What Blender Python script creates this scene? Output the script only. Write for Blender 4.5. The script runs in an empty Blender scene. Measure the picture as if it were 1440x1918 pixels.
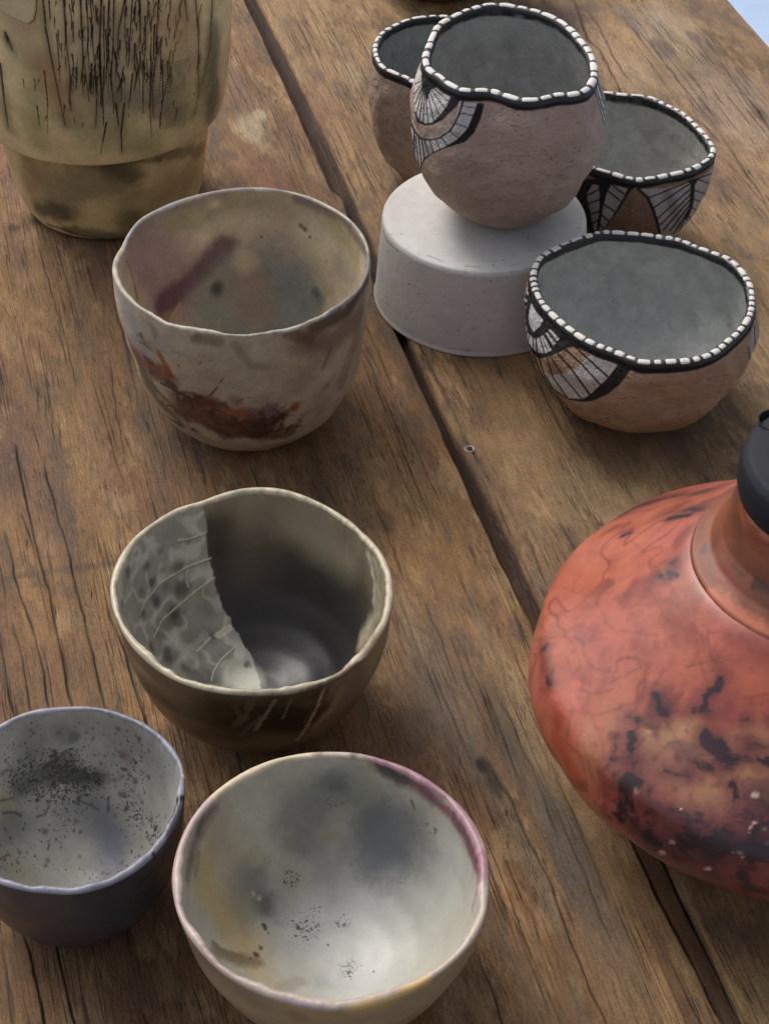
import bpy, math, random
import numpy as np
from mathutils import Vector
from mathutils.bvhtree import BVHTree
rng = np.random.default_rng(7); random.seed(7)
scene = bpy.context.scene
col = scene.collection

# ------------------------------------------------------------------ camera
H, F, PITCH = 0.8, 3500.0, math.radians(42.0)          # focal length in pixels of the 1440 x 1918 photograph
cam_data = bpy.data.cameras.new("camera")
cam = bpy.data.objects.new("camera", cam_data); col.objects.link(cam)
cam.location = (0, 0, H); cam.rotation_euler = (math.radians(90) - PITCH, 0, 0)
cam_data.sensor_fit = 'VERTICAL'; cam_data.sensor_height = 36.0
cam_data.lens = 36.0 * F / 1918.0
cam_data.clip_start = 0.05; cam_data.clip_end = 500
scene.camera = cam

# ------------------------------------------------------------------ sky, sun, exposure
SUN_AZ, SUN_EL = math.radians(-36), math.radians(50)   # azimuth from +y, negative = to the left
world = bpy.data.worlds.new("World"); scene.world = world; world.use_nodes = True
wn = world.node_tree; wn.nodes.clear()
wo = wn.nodes.new('ShaderNodeOutputWorld'); bg = wn.nodes.new('ShaderNodeBackground'); sky = wn.nodes.new('ShaderNodeTexSky')
sky.sky_type = 'NISHITA'; sky.sun_disc = False; sky.sun_elevation = SUN_EL; sky.sun_rotation = SUN_AZ
sky.air_density = 1.0; sky.dust_density = 6.0; sky.ozone_density = 1.0; sky.altitude = 0
bg.inputs['Strength'].default_value = 0.12
hs = wn.nodes.new('ShaderNodeHueSaturation'); hs.inputs['Saturation'].default_value = 0.5   # thin even cloud
wn.links.new(sky.outputs[0], hs.inputs['Color']); wn.links.new(hs.outputs[0], bg.inputs[0]); wn.links.new(bg.outputs[0], wo.inputs[0])
sun_data = bpy.data.lights.new("sun", 'SUN'); sun = bpy.data.objects.new("sun", sun_data); col.objects.link(sun)
sun_data.energy = 1.0; sun_data.angle = math.radians(28); sun_data.color = (1.0, 0.98, 0.95)
sd = Vector((math.sin(SUN_AZ) * math.cos(SUN_EL), math.cos(SUN_AZ) * math.cos(SUN_EL), math.sin(SUN_EL)))
sun.rotation_euler = sd.to_track_quat('Z', 'Y').to_euler(); sun.location = (-1, 1, 3)
scene.view_settings.view_transform = 'Standard'; scene.view_settings.look = 'None'
scene.view_settings.gamma = 1.0; scene.view_settings.exposure = 0.35

# ------------------------------------------------------------------ maths helpers
fw = np.array([0, math.cos(PITCH), -math.sin(PITCH)]); rt = np.array([1., 0, 0]); up = np.array([0, math.sin(PITCH), math.cos(PITCH)])
CAM = np.array([0, 0, H])
def raydir(u, v):
    d = fw * F + rt * (u - 720) + up * (959 - v); return d / np.linalg.norm(d)
def unproj(u, v, z=0.0):
    d = raydir(u, v); return CAM + d * ((z - H) / d[2])
def proj(p):
    q = p - CAM; w = q @ fw
    return 720 + F * (q @ rt) / w, 959 - F * (q @ up) / w, w
def lin(c):
    c = np.array(c, float) / 255.0
    return np.where(c <= 0.04045, c / 12.92, ((c + 0.055) / 1.055) ** 2.4)
AL = 1.0
def A(*c, g=1.0):
    return np.clip(lin(c) * AL * g, 0, 0.85)
GAIN = {0: 1.0, 1: 1.0, 2: 1.0}   # colour gain per side; inside colours mostly raised to offset the shade in there
def hsh(i, j, k, s):
    h = (i * 374761393 + j * 668265263 + k * 1274126177 + s * 974711) & 0xffffffff
    h = ((h ^ (h >> 13)) * 1274126177) & 0xffffffff
    h = ((h ^ (h >> 16)) * 2246822519) & 0xffffffff
    return ((h ^ (h >> 15)) & 0xffff) / 65535.0
def noise(p, freq, seed=0):
    """value noise in about -1..1; freq may be a 3-vector"""
    q = p * np.asarray(freq, float) + 1000.0; i = np.floor(q).astype(np.int64); f = q - i; f = f * f * f * (f * (f * 6 - 15) + 10)
    r = 0
    for a in (0, 1):
        wa = f[..., 0] if a else 1 - f[..., 0]
        for b in (0, 1):
            wb = f[..., 1] if b else 1 - f[..., 1]
            for c in (0, 1):
                wc = f[..., 2] if c else 1 - f[..., 2]
                r = r + wa * wb * wc * hsh(i[..., 0] + a, i[..., 1] + b, i[..., 2] + c, seed)
    return r * 2 - 1
def fbm(p, freq, seed=0, octv=4, gain=0.5):
    r = 0; a = 1; t = 0; fq = np.asarray(freq, float)
    for o in range(octv):
        r = r + a * noise(p, fq, seed + o * 17); t += a; a *= gain; fq = fq * 2.03
    return r / t * 1.5
def sstep(a, b, x):
    t = np.clip((x - a) / (b - a), 0, 1); return t * t * (3 - 2 * t)
def mixc(c, k, m):
    return c * (1 - m[..., None]) + np.asarray(k) * m[..., None]

# ------------------------------------------------------------------ mesh helpers
def grid_mesh(name, P, mat, parent=None, attrs=None, closed=True, smooth=True, cap=None):
    """P [rows, cols, 3]; columns wrap round when closed"""
    m, n = P.shape[:2]
    idx = np.arange(m * n).reshape(m, n)
    if closed: nx = np.roll(idx, -1, 1); a, b, c, d = idx[:-1], nx[:-1], nx[1:], idx[1:]
    else: a, b, c, d = idx[:-1, :-1], idx[:-1, 1:], idx[1:, 1:], idx[1:, :-1]
    q = np.stack([a, b, c, d], -1).reshape(-1, 4)
    me = bpy.data.meshes.new(name)
    me.vertices.add(m * n); me.vertices.foreach_set('co', P.reshape(-1).astype(np.float32))
    me.loops.add(q.size); me.loops.foreach_set('vertex_index', q.reshape(-1).astype(np.int32))
    me.polygons.add(len(q)); me.polygons.foreach_set('loop_start', np.arange(0, q.size, 4, dtype=np.int32))
    me.polygons.foreach_set('use_smooth', np.full(len(q), smooth))
    me.update(calc_edges=True); me.validate()
    for k, v in (attrs or {}).items():
        at = me.attributes.new(k, 'FLOAT_COLOR', 'POINT')
        rgba = np.ones((m * n, 4), np.float32); rgba[:, :3] = v.reshape(-1, 3); at.data.foreach_set('color', rgba.reshape(-1))
    me.materials.append(mat)
    o = bpy.data.objects.new(name, me); col.objects.link(o)
    if parent is not None: o.parent = parent
    return o
def thing(name, loc, label, cat, group=None, rot=0):
    e = bpy.data.objects.new(name, None); e.empty_display_size = 0.03; col.objects.link(e)
    e.location = loc; e.rotation_euler = (0, 0, rot); e['label'] = label; e['category'] = cat
    if group: e['group'] = group
    return e

# ------------------------------------------------------------------ materials
def N(nt, t, **kw):
    n = nt.nodes.new(t)
    for k, v in kw.items():
        if k in n.inputs: n.inputs[k].default_value = v
        else: setattr(n, k, v)
    return n
def base_mat(name):
    m = bpy.data.materials.new(name); m.use_nodes = True
    nt = m.node_tree; bs = nt.nodes['Principled BSDF']; return m, nt, bs
def mathn(nt, op, a, b=None, clamp=False):
    n = nt.nodes.new('ShaderNodeMath'); n.operation = op; n.use_clamp = clamp
    for i, v in enumerate((a, b)):
        if v is None: continue
        if isinstance(v, (int, float)): n.inputs[i].default_value = v
        else: nt.links.new(v, n.inputs[i])
    return n.outputs[0]
def ramp(nt, x, p0, p1, c0=(0, 0, 0, 1), c1=(1, 1, 1, 1)):
    r = nt.nodes.new('ShaderNodeValToRGB'); e = r.color_ramp.elements
    e[0].position = p0; e[1].position = p1; e[0].color = c0; e[1].color = c1; nt.links.new(x, r.inputs[0]); return r.outputs[0]
def mix(nt, f, a, b, typ='MIX'):
    n = nt.nodes.new('ShaderNodeMix'); n.data_type = 'RGBA'; n.blend_type = typ
    for s, v in ((n.inputs[0], f), (n.inputs[6], a), (n.inputs[7], b)):
        if isinstance(v, (int, float, tuple)): s.default_value = v
        else: nt.links.new(v, s)
    return n.outputs[2]
def pot_mat(name, rough=0.4, speck=(0.03, 0.03, 0.035), sscale=900, mscale=60, mott=0.14, bump=0.25, bscale=250, bdist=0.0004, coat=0.0, crough=0.15, spec=0.32, pits=0.0, scorch=None):
    m, nt, bs = base_mat(name); L = nt.links.new
    tc = N(nt, 'ShaderNodeTexCoord').outputs['Object']
    c = N(nt, 'ShaderNodeAttribute', attribute_name='col').outputs['Color']
    ax = N(nt, 'ShaderNodeAttribute', attribute_name='aux'); sp = N(nt, 'ShaderNodeSeparateColor'); L(ax.outputs['Color'], sp.inputs[0])
    def nz(sc, det=3, ro=0.6, dist=0.0):
        n = N(nt, 'ShaderNodeTexNoise', Scale=sc, Detail=det, Roughness=ro, Distortion=dist); L(tc, n.inputs['Vector']); return n.outputs['Fac']
    m1 = nz(mscale, 6, 0.65); m2 = nz(mscale * 5, 4, 0.7)
    k = mathn(nt, 'ADD', mathn(nt, 'MULTIPLY', mathn(nt, 'SUBTRACT', m1, 0.5), mott * 4), mathn(nt, 'MULTIPLY', mathn(nt, 'SUBTRACT', m2, 0.5), mott * 2.2))
    k = mathn(nt, 'ADD', k, 1.0)
    cc = N(nt, 'ShaderNodeVectorMath', operation='SCALE'); L(c, cc.inputs[0]); L(k, cc.inputs['Scale'])
    s1 = nz(sscale, 2, 0.5); s2 = nz(sscale * 0.28, 3, 0.6)
    th = mathn(nt, 'SUBTRACT', 0.80, mathn(nt, 'MULTIPLY', sp.outputs[0], 0.34))
    f1 = mathn(nt, 'MULTIPLY', mathn(nt, 'SUBTRACT', s1, th), 14, True)
    f2 = mathn(nt, 'MULTIPLY', mathn(nt, 'SUBTRACT', s2, mathn(nt, 'ADD', th, 0.02)), 12, True)
    f = mathn(nt, 'MULTIPLY', mathn(nt, 'MAXIMUM', f1, f2), 0.85)
    cc2 = mix(nt, f, cc.outputs[0], (*speck, 1))
    L(cc2, bs.inputs['Base Color'])
    if scorch:
        q1 = nz(scorch[1], 9, 0.68, 0.5); th2 = mathn(nt, 'SUBTRACT', 0.80, mathn(nt, 'MULTIPLY', sp.outputs[1], 0.48))
        q = mathn(nt, 'MULTIPLY', mathn(nt, 'SUBTRACT', q1, th2), scorch[2], True); q2 = nz(scorch[1] * 6, 4, .7)
        q = mathn(nt, 'MULTIPLY', q, mathn(nt, 'ADD', 0.72, mathn(nt, 'MULTIPLY', q2, 0.4)), True)
        cc2 = mix(nt, q, cc2, (*scorch[0], 1)); L(cc2, bs.inputs['Base Color'])
    b1 = nz(bscale, 5, 0.65); hgt = b1
    if pits > 0:
        v = N(nt, 'ShaderNodeTexVoronoi', Scale=420.0, Randomness=1.0); L(tc, v.inputs['Vector'])
        pit = mathn(nt, 'MULTIPLY', ramp(nt, v.outputs['Distance'], 0.12, 0.3), pits)
        gate = ramp(nt, nz(160, 2), 0.56, 0.66)
        pit = mathn(nt, 'MULTIPLY', mathn(nt, 'SUBTRACT', pits, pit), gate)
        hgt = mathn(nt, 'SUBTRACT', b1, pit)
        cc3 = mix(nt, mathn(nt, 'MULTIPLY', pit, 0.35, True), cc2, (0.08, 0.045, 0.035, 1)); L(cc3, bs.inputs['Base Color'])
    bp = N(nt, 'ShaderNodeBump', Strength=bump, Distance=bdist * 3); L(hgt, bp.inputs['Height']); L(bp.outputs[0], bs.inputs['Normal'])
    r = mathn(nt, 'ADD', mathn(nt, 'MULTIPLY', mathn(nt, 'SUBTRACT', m2, 0.5), 0.25), rough)
    r = mathn(nt, 'ADD', r, mathn(nt, 'MULTIPLY', sp.outputs[2], 0.4), True)
    L(r, bs.inputs['Roughness']); bs.inputs['Specular IOR Level'].default_value = spec
    bs.inputs['Coat Weight'].default_value = coat; bs.inputs['Coat Roughness'].default_value = crough
    return m
def wood_mat(name, rough=0.62):
    m, nt, bs = base_mat(name); L = nt.links.new
    tc = N(nt, 'ShaderNodeTexCoord').outputs['Object']
    c = N(nt, 'ShaderNodeAttribute', attribute_name='col').outputs['Color']
    ax = N(nt, 'ShaderNodeAttribute', attribute_name='aux'); sp = N(nt, 'ShaderNodeSeparateColor'); L(ax.outputs['Color'], sp.inputs[0])
    def nz(sx, sy, det=4, ro=0.6, dist=0.0, off=0.0):
        mp = N(nt, 'ShaderNodeMapping'); mp.inputs['Scale'].default_value = (sx, sy, sx); mp.inputs['Location'].default_value = (off, off, off); L(tc, mp.inputs['Vector'])
        n = N(nt, 'ShaderNodeTexNoise', Scale=1.0, Detail=det, Roughness=ro, Distortion=dist); L(mp.outputs[0], n.inputs['Vector']); return n.outputs['Fac']
    fib = nz(1000, 70, 5, 0.75, 0.3); streak = nz(170, 11, 6, 0.68, 0.3); fine = nz(1500, 600, 4, 0.8); broad = nz(40, 17, 6, 0.68, 0.6)
    pore = nz(900, 95, 3, 0.6, 0.2, 3.1)
    k = mathn(nt, 'MULTIPLY', mathn(nt, 'SUBTRACT', fib, 0.5), 2.0)
    k = mathn(nt, 'ADD', k, mathn(nt, 'MULTIPLY', mathn(nt, 'SUBTRACT', streak, 0.5), .7))
    k = mathn(nt, 'ADD', k, mathn(nt, 'MULTIPLY', mathn(nt, 'SUBTRACT', fine, 0.5), 2.2))
    k = mathn(nt, 'ADD', k, mathn(nt, 'MULTIPLY', mathn(nt, 'SUBTRACT', broad, 0.5), 1.2))
    k = mathn(nt, 'MAXIMUM', mathn(nt, 'ADD', k, 1.0), 0.12)
    cc = N(nt, 'ShaderNodeVectorMath', operation='SCALE'); L(c, cc.inputs[0]); L(k, cc.inputs['Scale'])
    grey = ramp(nt, nz(60, 9, 5, 0.65, 0.4, 7.7), 0.52, 0.70)
    c1 = mix(nt, mathn(nt, 'MULTIPLY', grey, 0.28), cc.outputs[0], (0.13, 0.115, 0.10, 1))
    org = ramp(nt, nz(34, 7, 4, 0.6, 0.4, 2.2), 0.54, 0.72)
    c1 = mix(nt, mathn(nt, 'MULTIPLY', org, 0.28), c1, (0.30, 0.155, 0.055, 1))
    pf = mathn(nt, 'MULTIPLY', mathn(nt, 'MULTIPLY', ramp(nt, pore, 0.58, 0.66), 0.6), ramp(nt, nz(45, 20, 4, .6, .3, 4.4), .50, .66))
    c2 = mix(nt, pf, c1, (0.035, 0.02, 0.012, 1))
    # fine split lines that follow the grain, denser where the wood is weathered (aux R)
    sl = nz(260, 5, 2, 0.5, 0.15, 5.5); ab = mathn(nt, 'ABSOLUTE', mathn(nt, 'SUBTRACT', sl, 0.5))
    sf = mathn(nt, 'MULTIPLY', mathn(nt, 'SUBTRACT', 1.0, ramp(nt, ab, 0.003, 0.014)), sp.outputs[0])
    gate = ramp(nt, nz(25, 6, 2, 0.5, 0, 9.9), 0.48, 0.56)
    sf = mathn(nt, 'MULTIPLY', sf, gate)
    c3 = mix(nt, mathn(nt, 'MULTIPLY', sf, 0.35), c2, (0.025, 0.014, 0.009, 1))
    # pale worn flecks (aux G)
    fl = mathn(nt, 'MULTIPLY', ramp(nt, nz(300, 150, 6, 0.8, 0.2, 1.3), 0.54, 0.66), sp.outputs[1])
    c4 = mix(nt, mathn(nt, 'MULTIPLY', fl, 0.6), c3, (0.42, 0.34, 0.25, 1))
    L(c4, bs.inputs['Base Color'])
    h = mathn(nt, 'ADD', mathn(nt, 'MULTIPLY', fib, 0.6), mathn(nt, 'MULTIPLY', fine, 0.35))
    h = mathn(nt, 'ADD', h, mathn(nt, 'MULTIPLY', streak, 0.8))
    h = mathn(nt, 'SUBTRACT', h, mathn(nt, 'ADD', mathn(nt, 'MULTIPLY', pf, 0.8), mathn(nt, 'MULTIPLY', sf, 1.5)))
    bp = N(nt, 'ShaderNodeBump', Strength=1.0, Distance=0.0016); L(h, bp.inputs['Height']); L(bp.outputs[0], bs.inputs['Normal'])
    r = mathn(nt, 'ADD', mathn(nt, 'MULTIPLY', mathn(nt, 'SUBTRACT', streak, 0.5), 0.5), rough, True); L(r, bs.inputs['Roughness'])
    bs.inputs['Specular IOR Level'].default_value = 0.35
    return m
def plain_mat(name, c, rough=0.5, bump=0.2, bscale=300, var=0.1, spec=0.5, metal=0.0):
    m, nt, bs = base_mat(name); L = nt.links.new
    tc = N(nt, 'ShaderNodeTexCoord').outputs['Object']
    n = N(nt, 'ShaderNodeTexNoise', Scale=float(bscale), Detail=4.0, Roughness=0.6); L(tc, n.inputs['Vector'])
    k = mathn(nt, 'ADD', mathn(nt, 'MULTIPLY', mathn(nt, 'SUBTRACT', n.outputs['Fac'], 0.5), var * 4), 1.0)
    cc = N(nt, 'ShaderNodeVectorMath', operation='SCALE'); cc.inputs[0].default_value = tuple(c); L(k, cc.inputs['Scale']); L(cc.outputs[0], bs.inputs['Base Color'])
    bp = N(nt, 'ShaderNodeBump', Strength=bump, Distance=0.0008); L(n.outputs['Fac'], bp.inputs['Height']); L(bp.outputs[0], bs.inputs['Normal'])
    bs.inputs['Roughness'].default_value = rough; bs.inputs['Specular IOR Level'].default_value = spec; bs.inputs['Metallic'].default_value = metal
    return m

# ------------------------------------------------------------------ the setting: ground under the table
gm, gnt, gbs = base_mat('pale_floor')
gtc = N(gnt, 'ShaderNodeTexCoord').outputs['Object']
gn = N(gnt, 'ShaderNodeTexNoise', Scale=3.0, Detail=8.0, Roughness=0.7); gnt.links.new(gtc, gn.inputs['Vector'])
gnt.links.new(ramp(gnt, gn.outputs['Fac'], 0.3, 0.7, (*A(150, 172, 200), 1), (*A(172, 194, 222), 1)), gbs.inputs['Base Color']); gbs.inputs['Roughness'].default_value = 0.8
gp = np.array([[[-60, -60, -0.75], [60, -60, -0.75]], [[-60, 60, -0.75], [60, 60, -0.75]]], float)
g = grid_mesh('ground', gp, gm, closed=False, smooth=False); g['kind'] = 'structure'

# ------------------------------------------------------------------ table of thick weathered planks
ALPHA = math.atan2(0.28698, 1.07697); ca, sa = math.cos(ALPHA), math.sin(ALPHA)
def to_ts(p): return np.array([p[0] * ca + p[1] * sa, -p[0] * sa + p[1] * ca])
def px_ts(u, v, z=0.0): return to_ts(unproj(u, v, z))
WOOD = wood_mat('weathered_wood'); 
table = thing('table', (0, 0, 0), 'weathered brown wooden table of thick planks under all the pots', 'table', rot=ALPHA)
def edge_fn(pts):
    a = np.array(sorted([tuple(px_ts(u, v)[::-1]) for u, v in pts]))
    return lambda s: np.interp(s, a[:, 0], a[:, 1])
eL = edge_fn([(458, 0), (528, 150), (592, 290), (618, 352), (640, 372), (668, 455), (738, 615), (853, 870), (938, 1060), (990, 1158), (1172, 1563), (1346, 1911)])
eR = edge_fn([(484, 0), (559, 150), (640, 320), (696, 450), (768, 640), (860, 838), (927, 955), (1000, 1110), (1034, 1180), (1246, 1610), (1392, 1911)])
# blotches on the wood: centre px, radius across grain px, radius along grain px, colour, strength
WB = [((60, 1075), 75, 7, (84, 74, 64), .5), ((160, 1063), 60, 7, (84, 72, 60), .55), ((215, 1055), 40, 6, (86, 74, 60), .5), ((150, 672), 50, 4, (82, 74, 64), .6), ((190, 662), 30, 3, (70, 62, 54), .5), ((115, 677), 14, 12, (84, 76, 66), .6), ((132, 700), 12, 30, (96, 84, 70), .5),
 ((90, 560), 120, 150, (140, 106, 66), .55), ((150, 760), 60, 200, (136, 104, 70), .45), ((60, 900), 70, 160, (104, 80, 66), .4),
      ((270, 800), 40, 130, (88, 76, 62), .5), ((110, 960), 26, 60, (84, 72, 64), .6), ((310, 930), 60, 110, (112, 82, 62), .5), ((170, 870), 30, 120, (142, 112, 78), .5),
      ((640, 880), 60, 150, (126, 100, 72), .5), ((820, 1000), 40, 160, (150, 116, 74), .6), ((560, 860), 30, 90, (96, 72, 50), .4), ((780, 1250), 70, 200, (120, 98, 76), .5),
      ((850, 1330), 50, 180, (108, 94, 80), .6), ((1010, 1500), 60, 200, (88, 78, 66), .65), ((960, 1300), 30, 160, (150, 126, 92), .5), ((1080, 1650), 60, 180, (98, 92, 84), .6),
      ((905, 1432), 13, 14, (38, 28, 20), .95), ((925, 1460), 12, 34, (58, 44, 32), .85), ((1150, 1800), 60, 160, (124, 98, 70), .5), ((1000, 1850), 60, 120, (128, 102, 74), .45),
      ((1270, 1850), 14, 110, (96, 62, 38), .5), ((600, 230), 60, 120, (138, 98, 70), .5), ((650, 100), 50, 60, (152, 120, 88), .6), ((560, 70), 30, 60, (112, 84, 66), .5),
      ((470, 240), 30, 50, (186, 166, 134), .75), ((485, 215), 14, 20, (196, 178, 146), .7), ((660, 140), 20, 40, (176, 150, 112), .6), ((530, 300), 20, 30, (160, 130, 96), .5), ((1110, 560+340), 40, 40, (160, 134, 98), .4), ((60, 520), 30, 30, (160, 128, 88), .5), ((200, 1010), 20, 40, (158, 122, 80), .5), ((500, 330), 60, 70, (116, 74, 50), .5), ((455, 180), 24, 50, (124, 96, 72), .4), ((640, 170), 18, 30, (92, 76, 66), .6),
      ((1000, 45), 80, 70, (66, 44, 34), .85), ((1070, 60), 30, 50, (70, 48, 36), .75), ((740, 60), 40, 50, (104, 78, 60), .4), ((1130, 100), 26, 70, (176, 130, 88), .6),  # first two blotches: stained wood with the far pot's shadow painted in
      ((1180, 130), 50, 110, (160, 136, 108), .6), ((1260, 60), 60, 90, (168, 148, 122), .6), ((1380, 200), 90, 120, (158, 134, 114), .6), ((1300, 70), 12, 30, (96, 82, 80), .7),
      ((1240, 92), 16, 26, (92, 78, 74), .75), ((1175, 35), 16, 40, (120, 106, 100), .6), ((1330, 215), 16, 30, (104, 80, 66), .6), ((1230, 30), 20, 40, (150, 132, 116), .5),
      ((1420, 210), 14, 30, (86, 60, 46), .6), ((1400, 330), 50, 90, (142, 108, 84), .5), ((1400, 420), 40, 60, (154, 122, 84), .6), ((1310, 440), 40, 30, (168, 130, 84), .5),
      ((950, 720), 70, 130, (138, 106, 70), .6), ((880, 700), 40, 120, (112, 84, 56), .5), ((1000, 850), 60, 110, (146, 118, 84), .6), ((1150, 860), 60, 60, (108, 86, 64), .5),
      ((1080, 930), 60, 70, (134, 110, 82), .5), ((930, 920), 30, 70, (146, 116, 84), .5), ((1280, 860), 50, 60, (118, 96, 72), .4), ((1020, 1050), 30, 60, (130, 104, 76), .5),
      ((28, 428), 13, 12, (48, 38, 34), .8), ((68, 415), 10, 12, (40, 32, 28), .8), ((15, 300), 30, 90, (124, 84, 62), .6), ((700, 260), 30, 100, (120, 92, 64), .5),
      ((40, 1300), 60, 120, (112, 84, 60), .5), ((170, 1240), 60, 100, (122, 92, 66), .5), ((60, 1850), 90, 90, (110, 80, 54), .4), ((240, 1880), 60, 60, (92, 66, 46), .5),
      ((320, 1860), 40, 60, (80, 58, 42), .5), ((760, 1380), 40, 40, (90, 74, 58), .4), ((330, 1400), 30, 50, (84, 66, 50), .5)]
CR = [  # cracks: px points, width mm, depth mm
    ([(30, 830), (42, 895), (61, 984), (89, 1097), (108, 1181), (122, 1252), (136, 1330), (150, 1400)], 1.1, 2.5),
    ([(82, 867), (101, 937), (127, 1026), (145, 1111), (164, 1181), (181, 1252), (195, 1308), (215, 1380)], 1.0, 2.2),
    ([(40, 956), (61, 1017), (70, 1045)], .9, 1.5), ([(12, 993), (28, 1078), (47, 1134), (66, 1190), (80, 1252), (91, 1313), (104, 1370)], .9, 2),
    ([(-10, 1010), (0, 1064), (14, 1125)], .9, 2), ([(-10, 1140), (0, 1190), (9, 1252), (23, 1322), (34, 1370)], .9, 2), ([(23, 1162), (42, 1237), (56, 1313), (68, 1360)], .8, 1.6),
    ([(197, 1113), (207, 1153), (235, 1223), (249, 1270), (265, 1327), (278, 1362), (300, 1420)], 1.0, 2.4), ([(328, 1350), (337, 1372), (343, 1392)], 1.2, 2), ([(-6, 680), (0, 693), (12, 735)], 1.2, 2),
    ([(225, 801), (240, 830), (256, 867)], .7, 1), ([(40, 1730), (50, 1761), (62, 1800), (70, 1840), (85, 1918), (92, 1960)], 1.0, 2.2), ([(95, 1730), (105, 1765), (125, 1850), (140, 1918), (150, 1960)], .9, 2),
    ([(920, 1440), (936, 1470), (951, 1488), (979, 1547), (1006, 1607), (1038, 1670), (1066, 1753), (1105, 1852), (1137, 1918), (1150, 1950)], .7, 1.8),
    ([(892, 1784), (916, 1840), (939, 1918), (948, 1950)], .7, 1.6), ([(800, 1075), (812, 1100), (822, 1129)], .6, .8), ([(260, 1880), (275, 1918), (290, 1960)], .8, 1.5),
    ([(20, 820), (45, 880), (62, 940)], .6, 1), ([(60, 790), (75, 850)], .6, 1), ([(170, 700), (190, 760), (215, 850), (232, 905)], .6, .9), ([(205, 660), (216, 760), (240, 880)], .5, .7),
    ([(700, 940), (742, 1040), (760, 1090)], .5, .7), ([(600, 900), (640, 960)], .5, .7), ([(840, 1180), (880, 1290), (930, 1400)], .5, .7), ([(360, 1840), (385, 1918)], .7, 1),
    ([(150, 1850), (170, 1920)], .6, 1), ([(5, 1760), (18, 1840), (30, 1920)], .8, 1.5), ([(70, 450), (90, 520), (112, 600)], .5, .7), ([(160, 480), (185, 570)], .5, .6), ([(110, 600), (125, 680)], .5, .5)]
CR3 = [([(779, 629), (815, 705), (850, 775), (874, 830), (893, 860), (910, 890)], .9, 2), ([(1075, 0), (1088, 40), (1100, 75), (1122, 92), (1142, 130), (1162, 170), (1180, 200)], 1.6, 3),
       ([(1090, 10), (1120, 50), (1150, 110), (1185, 160)], .8, 1), ([(1330, 85), (1372, 150), (1440, 235)], .9, 1), ([(1200, 60), (1270, 150), (1340, 240)], .7, .9), ([(1350, 250), (1400, 330), (1440, 385)], .9, 1.2),
       ([(1280, 210), (1320, 235), (1350, 270)], 1.1, 1.4), ([(840, 620), (880, 690), (920, 760)], .5, .6), ([(1000, 700), (1060, 820)], .5, .6), ([(900, 560 + 60), (955, 735)], .5, .5), ([(1415, 195), (1430, 225), (1445, 250)], 1.6, 2)]
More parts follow.
